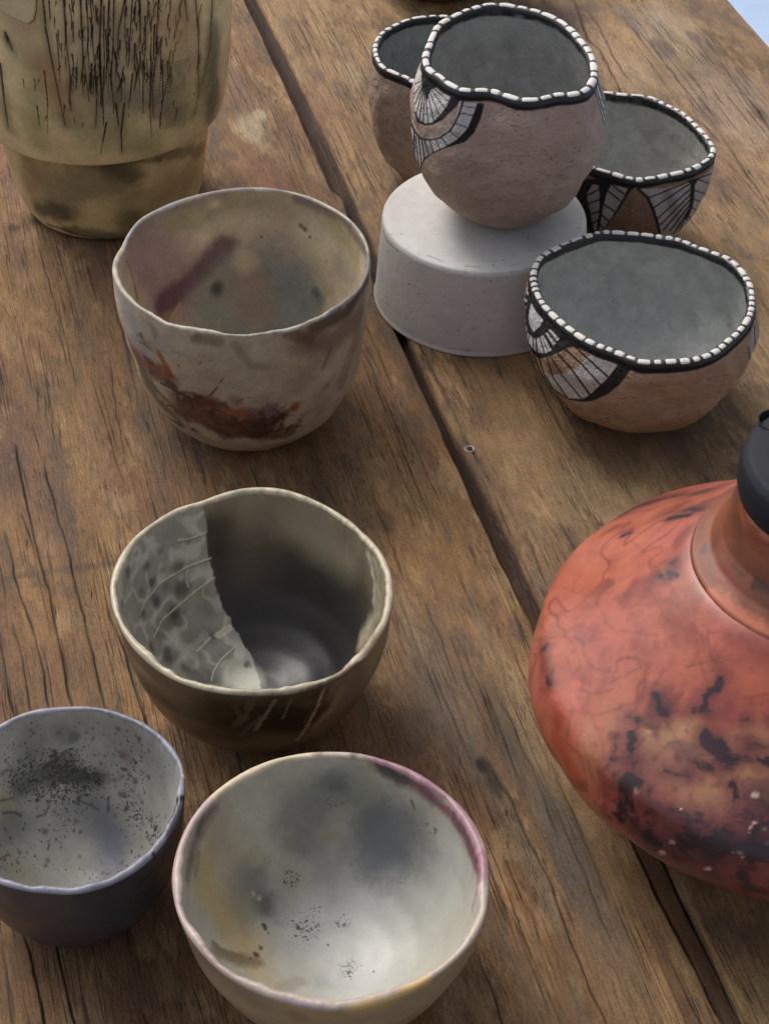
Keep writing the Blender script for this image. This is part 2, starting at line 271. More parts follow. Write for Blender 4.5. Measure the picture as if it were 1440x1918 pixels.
def plank(name, T0, T1, srows, ncols, cracks, seed, base, ztop, thick=0.032, ttl=None, weather=None, tint=0.0):
    s = srows[:, None]; k = np.linspace(0, 1, ncols)[None]
    if ttl is not None: k = ttl[None]
    t0 = T0(srows)[:, None] + 0.0006 * noise(np.stack([srows * 0, srows, srows * 0], -1), 60, seed)[:, None]
    t1 = T1(srows)[:, None] + 0.0006 * noise(np.stack([srows * 0, srows, srows * 0], -1), 60, seed + 1)[:, None]
    t = t0 + (t1 - t0) * k; S = s + 0 * t
    Q = np.stack([t, S, 0 * t], -1)
    zt = ztop(s, k) if callable(ztop) else ztop
    Z = zt + 0.0005 * fbm(Q, (14, 5, 1), seed, 3) + 0.00025 * fbm(Q, (160, 9, 1), seed + 3, 3)
    d0 = np.minimum(t - t0, t1 - t); Z = Z - 0.002 * (1 - sstep(0, 0.0020, t - t0)) ** 2 - 0.0012 * (1 - sstep(0, 0.0010, t1 - t)) ** 2
    C = np.broadcast_to(A(*base), t.shape + (3,)).copy() if not callable(base) else base(srows)[:, None] + np.zeros(t.shape + (3,))
    n1 = fbm(Q, (22, 5, 1), seed + 5, 4); n2 = fbm(Q, (70, 7, 1), seed + 9, 4)
    n3 = fbm(Q, (60, 26, 1), seed + 13, 5, .65); n4 = fbm(Q, (16, 9, 1), seed + 19, 4)
    C = mixc(C, A(98, 72, 52), np.clip(n1 * .9, 0, .55)); C = mixc(C, A(158, 124, 84), np.clip(-n1 * .9, 0, .55)); C = mixc(C, A(112, 84, 62), np.clip(n4 * 1.0 - .1, 0, .4)); C = mixc(C, A(84, 70, 58), sstep(.25, .5, n3) * .5); C = mixc(C, A(170, 142, 102), sstep(.22, .6, -n3) * .45)
    if callable(base): C = (base(srows)[:, None] + 0 * C) * (1 + .3 * np.clip(n1, -.8, .8))[..., None]
    C = C * (1 + 0.16 * n2)[..., None]
    aux = np.zeros_like(C); aux[..., 0] = 0.8; aux[..., 1] = np.clip(fbm(Q, (18, 10, 1), seed + 31, 3) * .8 - 0.3, 0, .5)
    for (pu, pv), ra, rs, c, st in ([] if callable(base) else WB):
        T, SS = px_ts(pu, pv); w = (unproj(pu, pv) - CAM) @ fw / F
        d = np.hypot((t - T) / (ra * w * 1.15), (S - SS) / (rs * w * 1.6))
        m = st * (1 - sstep(.45, 1.15, d + 0.28 * n2 + 0.15 * n1)); C = mixc(C, A(*c), m)
        if sum(c) > 440: aux[..., 1] = np.maximum(aux[..., 1], m * 1.1)
    for pts, wd, dp in cracks:
        a = np.array(sorted([tuple(px_ts(u, v)[::-1]) for u, v in pts])); s0, s1 = a[0, 0], a[-1, 0]
        tc_ = np.interp(srows, a[:, 0], a[:, 1]) + 0.0007 * fbm(np.stack([srows * 0 + a[0, 1] * 50, srows, srows * 0], -1), 70, seed + 77, 3)
        fade = np.clip((srows - s0) / 0.02, 0, 1) * np.clip((s1 - srows) / 0.02, 0, 1); fade = fade ** .5 * (0.75 + 0.35 * noise(np.stack([srows * 0 + s0, srows, srows * 0], -1), 50, 5))
        d = np.abs(t - tc_[:, None]) / max(wd * 0.00055, .00034); m = np.exp(-d ** 2) * fade[:, None]
        Z = Z - dp * 0.001 * m; C = mixc(C, A(20, 12, 8), np.clip(m * 1.2, 0, .92)); halo = np.exp(-(d / 4) ** 2) * fade[:, None] * .16; C = mixc(C, A(60, 42, 30), halo)
    top = np.stack([t, S, Z], -1)
    # side walls as extra columns
    L1 = top[:, :1] * 1; L1[..., 2] -= 0.006; L1[..., 0] -= 0.0004; L2 = L1 * 1; L2[..., 2] -= thick
    R1 = top[:, -1:] * 1; R1[..., 2] -= 0.006; R1[..., 0] += 0.0004; R2 = R1 * 1; R2[..., 2] -= thick
    P = np.concatenate([L2, L1, top, R1, R2], 1)
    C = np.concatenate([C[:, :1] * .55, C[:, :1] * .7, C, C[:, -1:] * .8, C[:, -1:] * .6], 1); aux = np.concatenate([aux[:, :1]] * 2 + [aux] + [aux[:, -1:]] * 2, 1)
    e0 = P[:1].copy(); e0[..., 2] -= thick; e1 = P[-1:].copy(); e1[..., 2] -= thick
    P = np.concatenate([e0, P, e1], 0); C = np.concatenate([C[:1], C, C[-1:]], 0); aux = np.concatenate([aux[:1], aux, aux[-1:]], 0)
    return grid_mesh('plank', P, WOOD, table, {'col': C, 'aux': aux}, closed=False)
near = np.linspace(0.43, 1.0, 250); far = np.linspace(1.0, 1.68, 190)[1:]
SR = np.concatenate([np.linspace(0.05, 0.42, 14), near, far, np.linspace(1.70, 2.4, 20)])
const = lambda v: (lambda s: s * 0 + v)
random_cr = []
for i in range(70):
    u = rng.uniform(0, 1150); v = rng.uniform(480, 1850); T, S0 = px_ts(u, v)
    ln = rng.uniform(.03, .12); random_cr.append((T, S0, ln, rng.uniform(.25, .4), rng.uniform(.2, .6)))
class _C: pass
def rc_px(T, S0):   # back to px so that the same list form serves
    x, y = T * ca - S0 * sa, T * sa + S0 * ca; u, v, w = proj(np.array([x, y, 0.0])); return (float(u), float(v))
CR += [([rc_px(T, S0), rc_px(T + .001, S0 + l / 2), rc_px(T, S0 + l)], w, d) for T, S0, l, w, d in random_cr]
tl1 = np.concatenate([np.linspace(0, 0.18, 8)[:-1], np.linspace(0.18, 1, 720)])
plank('plank', const(-0.15), lambda s: eL(s), SR, 0, CR, 11, (134, 100, 64), 0.0, ttl=tl1)
strip_z = lambda s, k: -0.0024 - sstep(0.60, 0.80, s) * (0.014 * (1 - k) ** 1.1 + 0.0010)
plank('plank', lambda s: eL(s) + .0004 + .0012 * (1 - sstep(.6, .8, s)), lambda s: eR(s) - .0002 - .0016 * (1 - sstep(.6, .8, s)), SR, 30, [], 23, lambda s: mixc(np.zeros(s.shape + (3,)) + A(58, 35, 22), A(96, 70, 46), 1 - sstep(.60, .76, s)), strip_z, 0.025)  # far end darker: groove dirt and groove shade both put into the colour
plank('plank', lambda s: eR(s), const(0.7150), SR, 560, CR3, 37, (148, 118, 82), 0.0)
SRc = np.linspace(0.05, 2.4, 90)
plank('plank', const(-0.48), const(-0.153), SRc, 60, [], 51, (116, 88, 62), -0.001)
# screw sunk into the right plank
SCREW = plain_mat('screw_metal', A(120, 112, 100), 0.4, 0.3, 2000, 0.2, metal=0.7); HOLE = plain_mat('screw_recess', (0.02, 0.015, 0.012), 0.8)
sc = unproj(880, 841); st = to_ts(sc); th = np.linspace(0, 2 * np.pi, 32, endpoint=False)
pr = [(0.0024, .0001), (0.0027, .0003), (0.0036, .0002), (0.0040, .0000), (0.0042, -.0008)]
P = np.array([[[st[0] + r * math.cos(a), st[1] + r * math.sin(a), z] for a in th] for r, z in [(0, .0001)] + pr]); P[..., 2] += .0003; screw = grid_mesh('screw', P, SCREW, table)
sq = np.array([[[st[0] + r * math.cos(a) , st[1] + r * math.sin(a), z] for a in (np.arange(4) * np.pi / 2 + .5)] for r, z in [(0.0021, .0008), (0, .0008)]]); rc = grid_mesh('recess', sq, HOLE, screw, smooth=False)

# ------------------------------------------------------------------ pots: lofted from a rim outline
def ring(px, z, n=360):
    pts = np.array([unproj(p[0], p[1], z + (p[2] if len(p) > 2 else 0)) for p in px])
    x, y = pts[:, 0], pts[:, 1]; x2, y2 = np.roll(x, -1), np.roll(y, -1); cr = x * y2 - x2 * y; Ar = cr.sum() / 2
    c = np.array([((x + x2) * cr).sum() / (6 * Ar), ((y + y2) * cr).sum() / (6 * Ar)])
    th = np.arctan2(y - c[1], x - c[0]); r = np.hypot(x - c[0], y - c[1]); o = np.argsort(th); th, r, zz = th[o], r[o], pts[o, 2]
    t = np.linspace(-np.pi, np.pi, n, endpoint=False); T = np.concatenate([th - 2 * np.pi, th, th + 2 * np.pi])
    k = np.exp(-0.5 * (np.arange(-8, 9) / 2.2) ** 2); k /= k.sum()
    sm = lambda a: np.convolve(np.concatenate([a[-8:], a, a[:8]]), k, 'valid')
    return c, t, sm(np.interp(t, T, np.tile(r, 3))), sm(np.interp(t, T, np.tile(zz, 3)))
def prof(ctrl, n):
    c = np.array(ctrl, float); s = np.concatenate([[0], np.cumsum(np.hypot(*np.diff(c, axis=0).T))])
    q = np.linspace(0, s[-1], n * 6); a = np.stack([np.interp(q, s, c[:, 0]), np.interp(q, s, c[:, 1])], -1)
    k = np.hanning(int(n * 6 * 0.12) | 1); k /= k.sum(); m = len(k) // 2
    pa = np.concatenate([2 * a[0] - a[m:0:-1], a, 2 * a[-1] - a[-2:-m - 2:-1]])
    b = np.stack([np.convolve(pa[:, i], k, 'valid') for i in range(2)], -1)
    return b[np.linspace(0, len(b) - 1, n).astype(int)]
class Pot: pass
def loft(px, z, z0, ctrl, th, inner=None, n=480, mo=110, mi=110, dense=None, wob=0.0006, lip=9, seed=1, zfun=None):
    c, t, R, Z = ring(px, z)
    if dense:   # extra columns where fine painting needs them
        dn = np.ones(3600); tt = np.linspace(-np.pi, np.pi, 3600, endpoint=False)
        for a0, a1, f in dense: dn[(tt >= a0) & (tt <= a1)] = f
        cum = np.concatenate([[0], np.cumsum(dn)]); tn = np.interp(np.linspace(0, cum[-1], n, endpoint=False), cum, np.linspace(-np.pi, np.pi, 3601))
    else: tn = np.linspace(-np.pi, np.pi, n, endpoint=False)
    R = np.interp(tn, np.append(t, np.pi), np.append(R, R[0])); Z = np.interp(tn, np.append(t, np.pi), np.append(Z, Z[0])); t = tn
    Rm = R.mean(); Zm = Z.mean()
    pr = prof(ctrl, mo)
    cq = np.stack([np.cos(t), np.sin(t), 0 * t], -1); tv = th * .42 * np.clip(fbm(cq, 3.1, seed + 60, 4, .6), -.8, .8)   # uneven lip thickness
    def rows(r2, z2, ze, dth=0.0):
        w = np.clip(ze, 0, 1)[:, None] ** 1.2
        r = r2[:, None] / Rm * (Rm * (1 - w) + R[None] * w) - dth * tv[None] * w ** 6; zz = z0 + (z2[:, None]) * ((Z[None] - z0) / (Zm - z0) * w + (1 - w))
        return np.stack([c[0] + r * np.cos(t), c[1] + r * np.sin(t), zz], -1)
    r2 = pr[:, 0] * Rm; z2 = pr[:, 1] * (Zm - z0)
    out = rows(r2, z2, pr[:, 1])
    dr, dz = np.gradient(r2), np.gradient(z2); L = np.hypot(dr, dz) + 1e-12; nr, nz = dz / L, -dr / L
    pi_ = prof(inner or ctrl, mi); r3 = pi_[:, 0] * Rm; z3 = pi_[:, 1] * (Zm - z0); dr, dz = np.gradient(r3), np.gradient(z3); L = np.hypot(dr, dz) + 1e-12
    tf = th * (1 + 0.8 * (1 - pi_[:, 1]) ** 2)
    ri = np.maximum(r3 - tf * dz / L, 0); zi = z3 + tf * dr / L
    ri[0] = 0; ri[-1] = r3[-1] - th; zi[-1] = z3[-1]
    inn = rows(ri, zi, pi_[:, 1], 1.0)[::-1]
    ph = np.linspace(0, np.pi, lip + 2)[1:-1]
    tw = th + tv[None]; rr = (R[None] - tw / 2 + tw / 2 * np.cos(ph)[:, None]); zz = Z[None] + tw / 2 * np.sin(ph)[:, None]
    lp = np.stack([c[0] + rr * np.cos(t), c[1] + rr * np.sin(t), zz], -1)
    P = np.concatenate([out, lp, inn], 0); side = np.concatenate([np.zeros(mo), np.ones(lip), np.full(mi, 2)]).astype(int)
    ctr = np.array([c[0], c[1], z0])
    rad = P - ctr; rad[..., 2] = 0
    f = wob * fbm(P - ctr, 28, seed, 3)[..., None] * (1 - sstep(.72, .97, (P[..., 2] - z0) / (Zm - z0)))[..., None]; P = P + rad / Rm * f
    P[:mo] += (rad / Rm)[:mo] * (.00035 * wob / .0006 * noise(P[:mo] - ctr, 75, seed + 4))[..., None] * (1 - sstep(.85, 1, (P[:mo, :, 2] - z0) / (Zm - z0)))[..., None]
    p = Pot(); p.P, p.side, p.c, p.R, p.t, p.ctr, p.Rim, p.Zrim, p.mo, p.lip, p.th = P, side, c, Rm, t, ctr, R, Z, mo, lip, th
    setup(p); return p
def setup(p):
    p.S = np.broadcast_to(p.side[:, None], p.P.shape[:2]).copy(); p.C = np.zeros_like(p.P); p.aux = np.zeros_like(p.P); p.D = np.zeros(p.P.shape[:2])
    ri = np.unique(np.append(np.arange(0, p.P.shape[0], 3), p.P.shape[0] - 1)); ci = np.arange(0, p.P.shape[1], 4)
    Q = p.P[ri][:, ci]; m, n = Q.shape[:2]; idx = np.arange(m * n).reshape(m, n); nx = np.roll(idx, -1, 1)
    q = np.stack([idx[:-1], nx[:-1], nx[1:], idx[1:]], -1).reshape(-1, 4); p.bvh = BVHTree.FromPolygons(Q.reshape(-1, 3).tolist(), q.tolist()); p.fs = np.repeat(p.side[ri][:-1], n)
    u, v, w = proj(p.P); p.U, p.V = u, v
    a = np.gradient(p.P, axis=0); b = np.roll(p.P, -1, 1) - np.roll(p.P, 1, 1); nn = np.cross(b, a); nn /= np.linalg.norm(nn, axis=-1, keepdims=True) + 1e-12; p.N = nn
    p.facing = ((p.P - CAM) * nn).sum(-1) < 0
def hit(p, u, v):
    loc, nr, i, d = p.bvh.ray_cast(Vector(CAM), Vector(raydir(u, v)))
    if loc is None: return None
    return np.array(loc), p.fs[i], d
def paint(p, pts, w, c, st=1.0, soft=0.5, warp=0.25, wf=None, depth=0.0, aux=None, taper=False, sides=None, keep=False):
    """soft/hard stroke or blob: photo pixels give the place, distances are measured on the object in 3-D"""
    if not isinstance(pts, list): pts = [pts]
    pl = []
    for i, a in enumerate(pts):
        if i == 0: pl.append(a); continue
        b = pts[i - 1]; k = max(1, int(math.hypot(a[0] - b[0], a[1] - b[1]) / 14))
        pl += [(b[0] + (a[0] - b[0]) * j / k, b[1] + (a[1] - b[1]) * j / k) for j in range(1, k + 1)]
    hs = [hit(p, *q) for q in pl]; hs = [h for h in hs if h is not None]
    if not hs: return
    s0 = hs[0][1] if hs[0][1] != 1 else hs[len(hs) // 2][1]
    hs = [h for h in hs if h[1] in (s0, 1)]
    if not hs: return
    pt = np.array([h[0] for h in hs]); mpx = hs[0][2] / F
    wm = w * mpx; rad = wm * (1 + soft) * 1.6 + warp * wm
    ok = (p.P > pt.min(0) - rad).all(-1) & (p.P < pt.max(0) + rad).all(-1)
    if sides is None: ok &= (p.S == s0) | (p.S == 1) if s0 != 1 else True
    else: ok &= np.isin(p.S, sides)
    if not ok.any(): return
    X = p.P[ok]; best = np.full(len(X), 9.0)
    n = len(pt)
    for i in range(max(1, n - 1)):
        a = pt[i]; b = pt[min(i + 1, n - 1)]; ab = b - a; l2 = (ab ** 2).sum()
        h = np.clip(((X - a) @ ab) / l2, 0, 1) if l2 > 1e-14 else np.zeros(len(X))
        d = np.linalg.norm(X - a - h[:, None] * ab, axis=1)
        if taper: d = d / (1.0 - 0.75 * (i + h) / n)
        best = np.minimum(best, d)
    d = best / wm
    if warp: d = d + warp * (fbm(X, wf or 0.6 / max(wm, 0.002), int(pts[0][0]) & 63, 5, .6) + .55 * max(0, 1.1 - soft) * fbm(X, 420, 9, 3, .7))
    m = st * (1 - sstep(1 - soft, 1 + soft, d))
    if not keep: p.C[ok] = mixc(p.C[ok], A(*c, g=GAIN[int(s0)]), m)
    if depth: p.D[ok] -= depth * m
    if aux:
        for k, val in aux.items(): p.aux[ok, k] = np.maximum(p.aux[ok, k], val * m)
def paint_poly(p, poly, c, sc=(0, 0, 1.0), soft=0.8, line=None, side=0, rough=0):
    """a flat painted shape on the outside, its outline traced onto the surface"""
    Q = np.array([(sc[0] + x / sc[2], sc[1] + y / sc[2]) for x, y in poly])
    mg = 4 + (line or 0)
    ok = (p.S == side) & p.facing & (p.U > Q[:, 0].min() - mg) & (p.U < Q[:, 0].max() + mg) & (p.V > Q[:, 1].min() - mg) & (p.V < Q[:, 1].max() + mg)
    if not ok.any(): return
    x, y = p.U[ok], p.V[ok]; n = len(Q); best = np.full(len(x), 1e9); ins = np.zeros(len(x), bool)
    for i in range(n if line is None else n - 1):
        a, b = Q[i], Q[(i + 1) % n]; ab = b - a; l2 = (ab ** 2).sum() + 1e-9
        h = np.clip(((x - a[0]) * ab[0] + (y - a[1]) * ab[1]) / l2, 0, 1)
        best = np.minimum(best, np.hypot(x - a[0] - h * ab[0], y - a[1] - h * ab[1]))
        if line is None:
            cr = ((a[1] > y) != (b[1] > y)); xi = a[0] + (y - a[1]) * ab[0] / (ab[1] if abs(ab[1]) > 1e-9 else 1e-9); ins ^= cr & (x < xi)
    d = np.where(ins, -best, best) if line is None else best - line / 2
    if rough: d = d + rough * fbm(p.P[ok], 170, 5, 4)
    m = 1 - sstep(-soft, soft, d)
    p.C[ok] = mixc(p.C[ok], A(*c, g=GAIN[side]), m)
def finish(p, obj_name, label, cat, mat, group=None, rim_mat=None, rim=True, body_name='body', parent=None):
    P = p.P - p.N * (-p.D)[..., None]
    e = thing(obj_name, tuple(p.ctr), label, cat, group) if parent is None else parent
    Q = P - p.ctr
    a, b = p.mo, p.mo + p.lip
    if rim:
        grid_mesh(body_name, Q[:a], mat, e, {'col': p.C[:a], 'aux': p.aux[:a]})
        grid_mesh('interior', Q[b - 1:], mat, e, {'col': p.C[b - 1:], 'aux': p.aux[b - 1:]})
        grid_mesh('rim', Q[a - 1:b], rim_mat or mat, e, {'col': p.C[a - 1:b], 'aux': p.aux[a - 1:b]})
    return e
def base_col(p, outer, lipc, inner, v=.12, f=30, seed=3):
    for s, c in ((0, outer), (1, lipc), (2, inner)):
        k = p.S == s; p.C[k] = A(*c, g=GAIN[s])
    p.C *= (1 + v * fbm(p.P - p.ctr, f, seed, 4) + .06 * fbm(p.P - p.ctr, 160, seed + 8, 4, .7))[..., None]
    k = p.S == 1; p.C[k] *= np.clip(.92 + .35 * fbm(p.P[k] - p.ctr, 90, seed + 1, 5, .7), .45, 1.1)[..., None]

RIM = {
 'b2': [(210,502),(217,480),(228,465),(240,439),(262,412),(304,390),(356,371),(405,359),(450,354),(499,354),(540,359),(577,369),(619,388),(656,412),(679,439),(692,472),(694,495),(682,532),(660,562),(622,589),(585,606),(547,622),(499,629),(457,632),(405,628),(360,622),(311,611),(285,594),(255,575),(229,551),(216,529)],
 'b3': [(207,1105),(211,1076),(226,1042),(251,1009),(288,980),(334,953),(376,942),(413,928),(455,917),(497,915),(538,920),(588,938),(638,965),(680,999),(713,1034),(732,1076),(737,1113),(730,1155),(713,1192),(684,1234),(651,1263),(609,1284),(555,1299),(505,1304),(447,1303),(397,1297),(347,1284),(305,1263),(267,1234),(242,1205),(222,1167),(210,1134)],
 'b4': [(0,1360),(28,1344),(64,1332),(103,1327),(133,1325),(167,1325),(203,1330),(239,1342),(275,1358),(305,1380),(330,1408),(344,1439),(347,1467),(346,1492),(340,1519),(324,1555),(308,1580),(292,1601),(267,1625),(233,1647),(200,1662),(167,1672),(133,1677),(97,1675),(55,1671),(22,1664),(0,1657),(-42,1632),(-76,1592),(-98,1545),(-104,1500),(-94,1450),(-70,1407),(-38,1379)],
 'b5': [(322,1642),(327,1611),(338,1575),(358,1535),(384,1502),(420,1471),(464,1444),(513,1424),(567,1413),(620,1410),(673,1413),(727,1427),(771,1444),(815,1471),(860,1509),(891,1549),(909,1589),(917,1633),(915,1678),(909,1718),(891,1758),(860,1793),(824,1824),(780,1853),(731,1875),(678,1891),(624,1896),(567,1889),(513,1873),(464,1853),(420,1827),(384,1793),(353,1753),(333,1713),(324,1673)],
 'p7': [(791,121),(793,104),(799,90),(806,72),(820,49),(850,33),(882,20),(908,13),(941,12),(974,18),(1006,25),(1039,37),(1065,54),(1088,78),(1104,98),(1114,121),(1117,140),(1111,163),(1098,179),(1072,186),(1045,186),(1026,191),(1000,197),(974,196),(948,188),(921,179),(892,178),(863,178),(837,166),(820,152),(801,140),(793,130)],
 'p8': [(698,98),(701,82),(716,62),(739,49),(771,37),(804,33),(843,33),(880,42),(915,60),(935,90),(925,122),(885,148),(840,162),(800,165),(775,160),(755,150),(729,140),(713,132),(703,117)],
 'p9': [(1128,175),(1158,179),(1185,181),(1206,183),(1224,187),(1241,196),(1259,204),(1274,211),(1286,220),(1300,233),(1311,244),(1321,255),(1331,269),(1338,280),(1339,292),(1331,304),(1315,314),(1298,323),(1280,329),(1267,332),(1245,336),(1222,341),(1204,343),(1187,344),(1167,339),(1146,332),(1127,328),(1100,318),(1072,300),(1055,275),(1055,245),(1070,215),(1095,188)],
 'p10': [(992,521),(997,501),(1009,483),(1034,469),(1061,457),(1093,445),(1127,437),(1169,439),(1211,443),(1245,447),(1273,452),(1304,466),(1339,478),(1367,488),(1388,507),(1405,532),(1412,563),(1410,591),(1395,619),(1367,646),(1336,671),(1301,683),(1259,686),(1225,688),(1190,685),(1162,672),(1134,662),(1103,650),(1072,631),(1047,612),(1027,593),(1009,574),(997,549),(994,535)]}
CUP = [(0,0),(.42,0),(.58,.03),(.76,.15),(.89,.36),(.96,.6),(1.0,.85),(1,1)]
ROUND = [(0,0),(.2,.012),(.42,.07),(.62,.17),(.79,.34),(.91,.58),(.97,.8),(1,1)]
BOWL = [(0,0),(.32,0),(.45,.03),(.66,.16),(.83,.38),(.94,.65),(1,1)]
GLOBE = [(0,0),(.3,0),(.6,.06),(.9,.22),(1.08,.45),(1.14,.62),(1.09,.84),(1,1)]
GLOBE2 = [(0,0),(.3,0),(.55,.06),(.82,.22),(1.0,.48),(1.06,.72),(1.04,.9),(1,1)]
ZS = 0.068

# ---- smoke fired cup bowl, tall, mauve and cream
SAT = pot_mat('satin_smoked_clay', rough=0.46, mscale=55, mott=.20, bump=.35, scorch=((.060, .022, .018), 95, 9), bscale=180, coat=.12, crough=.3)
def lobes(p, items):
    for it in items: paint(p, *it[:3], **(it[3] if len(it) > 3 else {}))
GAIN[2] = 1.7
p = loft(RIM['b2'], .1235, 0, CUP, .0033, n=560, mo=150, mi=120, seed=2, wob=.0012)
base_col(p, (176, 162, 138), (176, 168, 154), (152, 140, 120), .16, 26, 5)
S = dict
lobes(p, [  # inside
 [[(250,450),(300,500),(330,560)], 66, (124,100,102), S(st=.9, soft=.7)], [[(330,400),(470,372),(600,395)], 34, (112,102,78), S(st=.7, soft=.7)], [[(620,410),(665,470)], 26, (122,112,74), S(st=.6, soft=.7)],
 [(560,410), 60, (128,110,98), S(st=.45, soft=.8)], [(590,440), 50, (156,150,130), S(st=.6, soft=.7)], [[(306,572),(345,540),(422,464)], 24, (78,50,62), S(st=.95, soft=.6, warp=.3)],
 [(480,575), 112, (92,100,102), S(st=.9, soft=.45, warp=.25)], [(560,540), 50, (98,106,106), S(st=.8, soft=.6)], [[(380,600),(430,520)], 30, (104,106,98), S(st=.6, soft=.7)],
 [(468,535), 42, (122,98,84), S(st=.6, soft=.9)], [(480,590), 30, (110,92,84), S(st=.5, soft=.8)], [(405,540), 13, (50,56,56), S(soft=.7)], [(592,548), 10, (60,66,70), S(soft=.7, st=.8)], [(598,560), 14, (76,82,86), S(st=.7, soft=.8)],
 [(400,376), 13, (162,148,120), S(soft=.6)], [(368,412), 17, (140,130,98), S(soft=.6, st=.8)], [(462,492), 20, (158,144,120), S(st=.6, soft=.8)],
 [[(228,468),(246,505),(260,560),(268,590),(300,604)], 2.0, (104,72,40), S(soft=.6, warp=.1, depth=.0003)], [(312,596), 14, (112,88,56), S(st=.7)], [[(318,600),(338,570)], 3, (150,124,84), S(st=.8)],
 [[(560,372),(640,405),(684,470)], 12, (88,80,74), S(st=.8, soft=.7)], [[(262,425),(330,388),(420,364)], 12, (112,102,96), S(st=.7, soft=.7)], [(650,520), 40, (140,132,116), S(st=.5, soft=.7)], [[(563,422),(572,430)], 4, (66,56,40), S(st=.8, warp=.6)], [(580,445), 2.5, (50,42,32)], [(490,443), 2, (50,42,32)], [(612,492), 2.5, (90,50,30)],
 # outside
 [[(225,540),(250,620),(270,680)], 34, (158,154,156), S(st=.75, soft=.6)], [(300,640), 36, (136,130,132), S(st=.5, soft=.7)], [[(400,660),(520,665)], 34, (164,154,132), S(st=.6)], [(470,690), 50, (166,158,138), S(st=.5, soft=.8)],
 [[(590,615),(650,585),(688,520)], 17, (62,50,44), S(st=.85, soft=.6)], [[(570,640),(620,640),(665,600)], 30, (104,84,72), S(st=.75, soft=.7)], [[(680,540),(668,640),(640,720)], 18, (128,108,98), S(st=.6)], [[(600,680),(560,720)], 28, (142,128,110), S(st=.5, soft=.8)],
 [[(540,625),(580,640)], 12, (92,74,58), S(st=.7, warp=.6)], [[(370,635),(410,640)], 12, (112,96,74), S(st=.7, warp=.5)], [(478,650), 10, (184,172,148), S(st=.7)], [[(440,645),(470,685),(500,690)], 8, (110,98,80), S(st=.4, soft=.9)],
 [[(620,650),(605,690)], 4, (90,66,54), S(st=.5, warp=.5)], [[(250,520),(262,600),(282,660)], 2.6, (112,80,46), S(st=.8, warp=.15)], [(290,620), 14, (96,88,92), S(st=.5, warp=.7)], [(372,630), 8, (120,92,72), S(st=.5)],
 [[(255,665),(285,690),(310,700)], 26, (112,56,40), S(st=.85, warp=.6, aux={0:.3})], [(268,730), 30, (78,54,46), S(st=.8, warp=.6)], [[(300,665),(318,700)], 10, (130,58,38), S(st=.8, warp=.5)], [(318,718), 13, (56,42,46), S(st=.9, warp=.6)],
 [[(270,700),(300,750),(350,800)], 26, (74,52,40), S(st=.75, soft=.6, warp=.8)], [[(340,760),(400,790),(470,805)], 34, (86,50,30), S(st=.9, warp=.5)], [[(380,748),(440,775),(500,775)], 17, (122,64,34), S(st=.8, warp=.5)], [[(360,750),(420,758)], 12, (82,48,30), S(st=.8, warp=.6)],
 [[(420,815),(540,812)], 16, (78,54,40), S(st=.7, warp=.5)], [[(350,760),(450,800),(540,800)], 60, (0,0,0), S(keep=True, soft=.9, aux={1:.70})], [[(270,640),(285,720),(340,780)], 44, (0,0,0), S(keep=True, soft=.9, aux={1:.66})], [[(600,605),(680,540)], 20, (0,0,0), S(keep=True, soft=.9, aux={1:.5})], [(280,700), 60, (0,0,0), S(keep=True, soft=.9, aux={1:.55})], [(508,778), 34, (86,58,58), S(st=.92, warp=.6, soft=.35, aux={0:.35})], [(505,772), 20, (128,112,112), S(st=.6, warp=1.6, wf=260)], [(552,762), 14, (128,66,44), S(st=.85, warp=.5)], [(440,752), 14, (110,66,60), S(st=.6)],
 [[(345,735),(375,742),(350,752)], 5, (40,30,24), S(st=.6, warp=.6)], [[(302,718),(330,732),(355,745)], 2.6, (30,24,20), S(warp=.2, depth=.0004)], [[(390,745),(404,730),(419,709)], 1.3, (44,34,28), S(warp=.9, wf=300, st=.8, depth=.0003)], [[(404,746),(440,752),(470,744)], 1.2, (60,44,36), S(warp=1.2, wf=300, st=.7)], [[(362,735),(385,745)], 3, (60,50,40), S(st=.8, warp=.5)],
 [[(285,760),(330,792),(360,805)], 8, (54,42,34), S(st=.8, warp=.7)], [[(300,745),(345,785),(350,800)], 10, (160,142,112), S(st=.7, warp=.5)], [[(330,800),(400,828),(480,838),(560,828)], 12, (162,146,122), S(st=.8, warp=.5)],
 [(613,723), 8, (120,84,76), S(st=.5, warp=.7)], [(613,723), 4, (160,138,120), S(st=.6, warp=.7)], [(600,760), 30, (146,122,108), S(st=.5, soft=.8)]])
k = p.S == 0; p.aux[k, 0] = np.clip(.25 + .4 * noise(p.P[k] - p.ctr, 40, 8), 0, .5)
lobe_r = p.S == 1; p.C[lobe_r] = A(176, 166, 150) * np.clip(.9 + .5 * fbm(p.P[lobe_r] - p.ctr, 60, 3, 5, .7), .4, 1.1)[..., None]; lobes(p, [[[(600,392),(690,480),(680,535),(610,595)], 7, (84,80,80), S(st=.85, sides=[1])], [[(240,440),(330,380)], 7, (140,140,146), S(st=.6, sides=[1])]])
finish(p, 'cup_bowl', 'tall cup shaped bowl with cream and mauve marks and a rust brown crust', 'bowl', SAT)

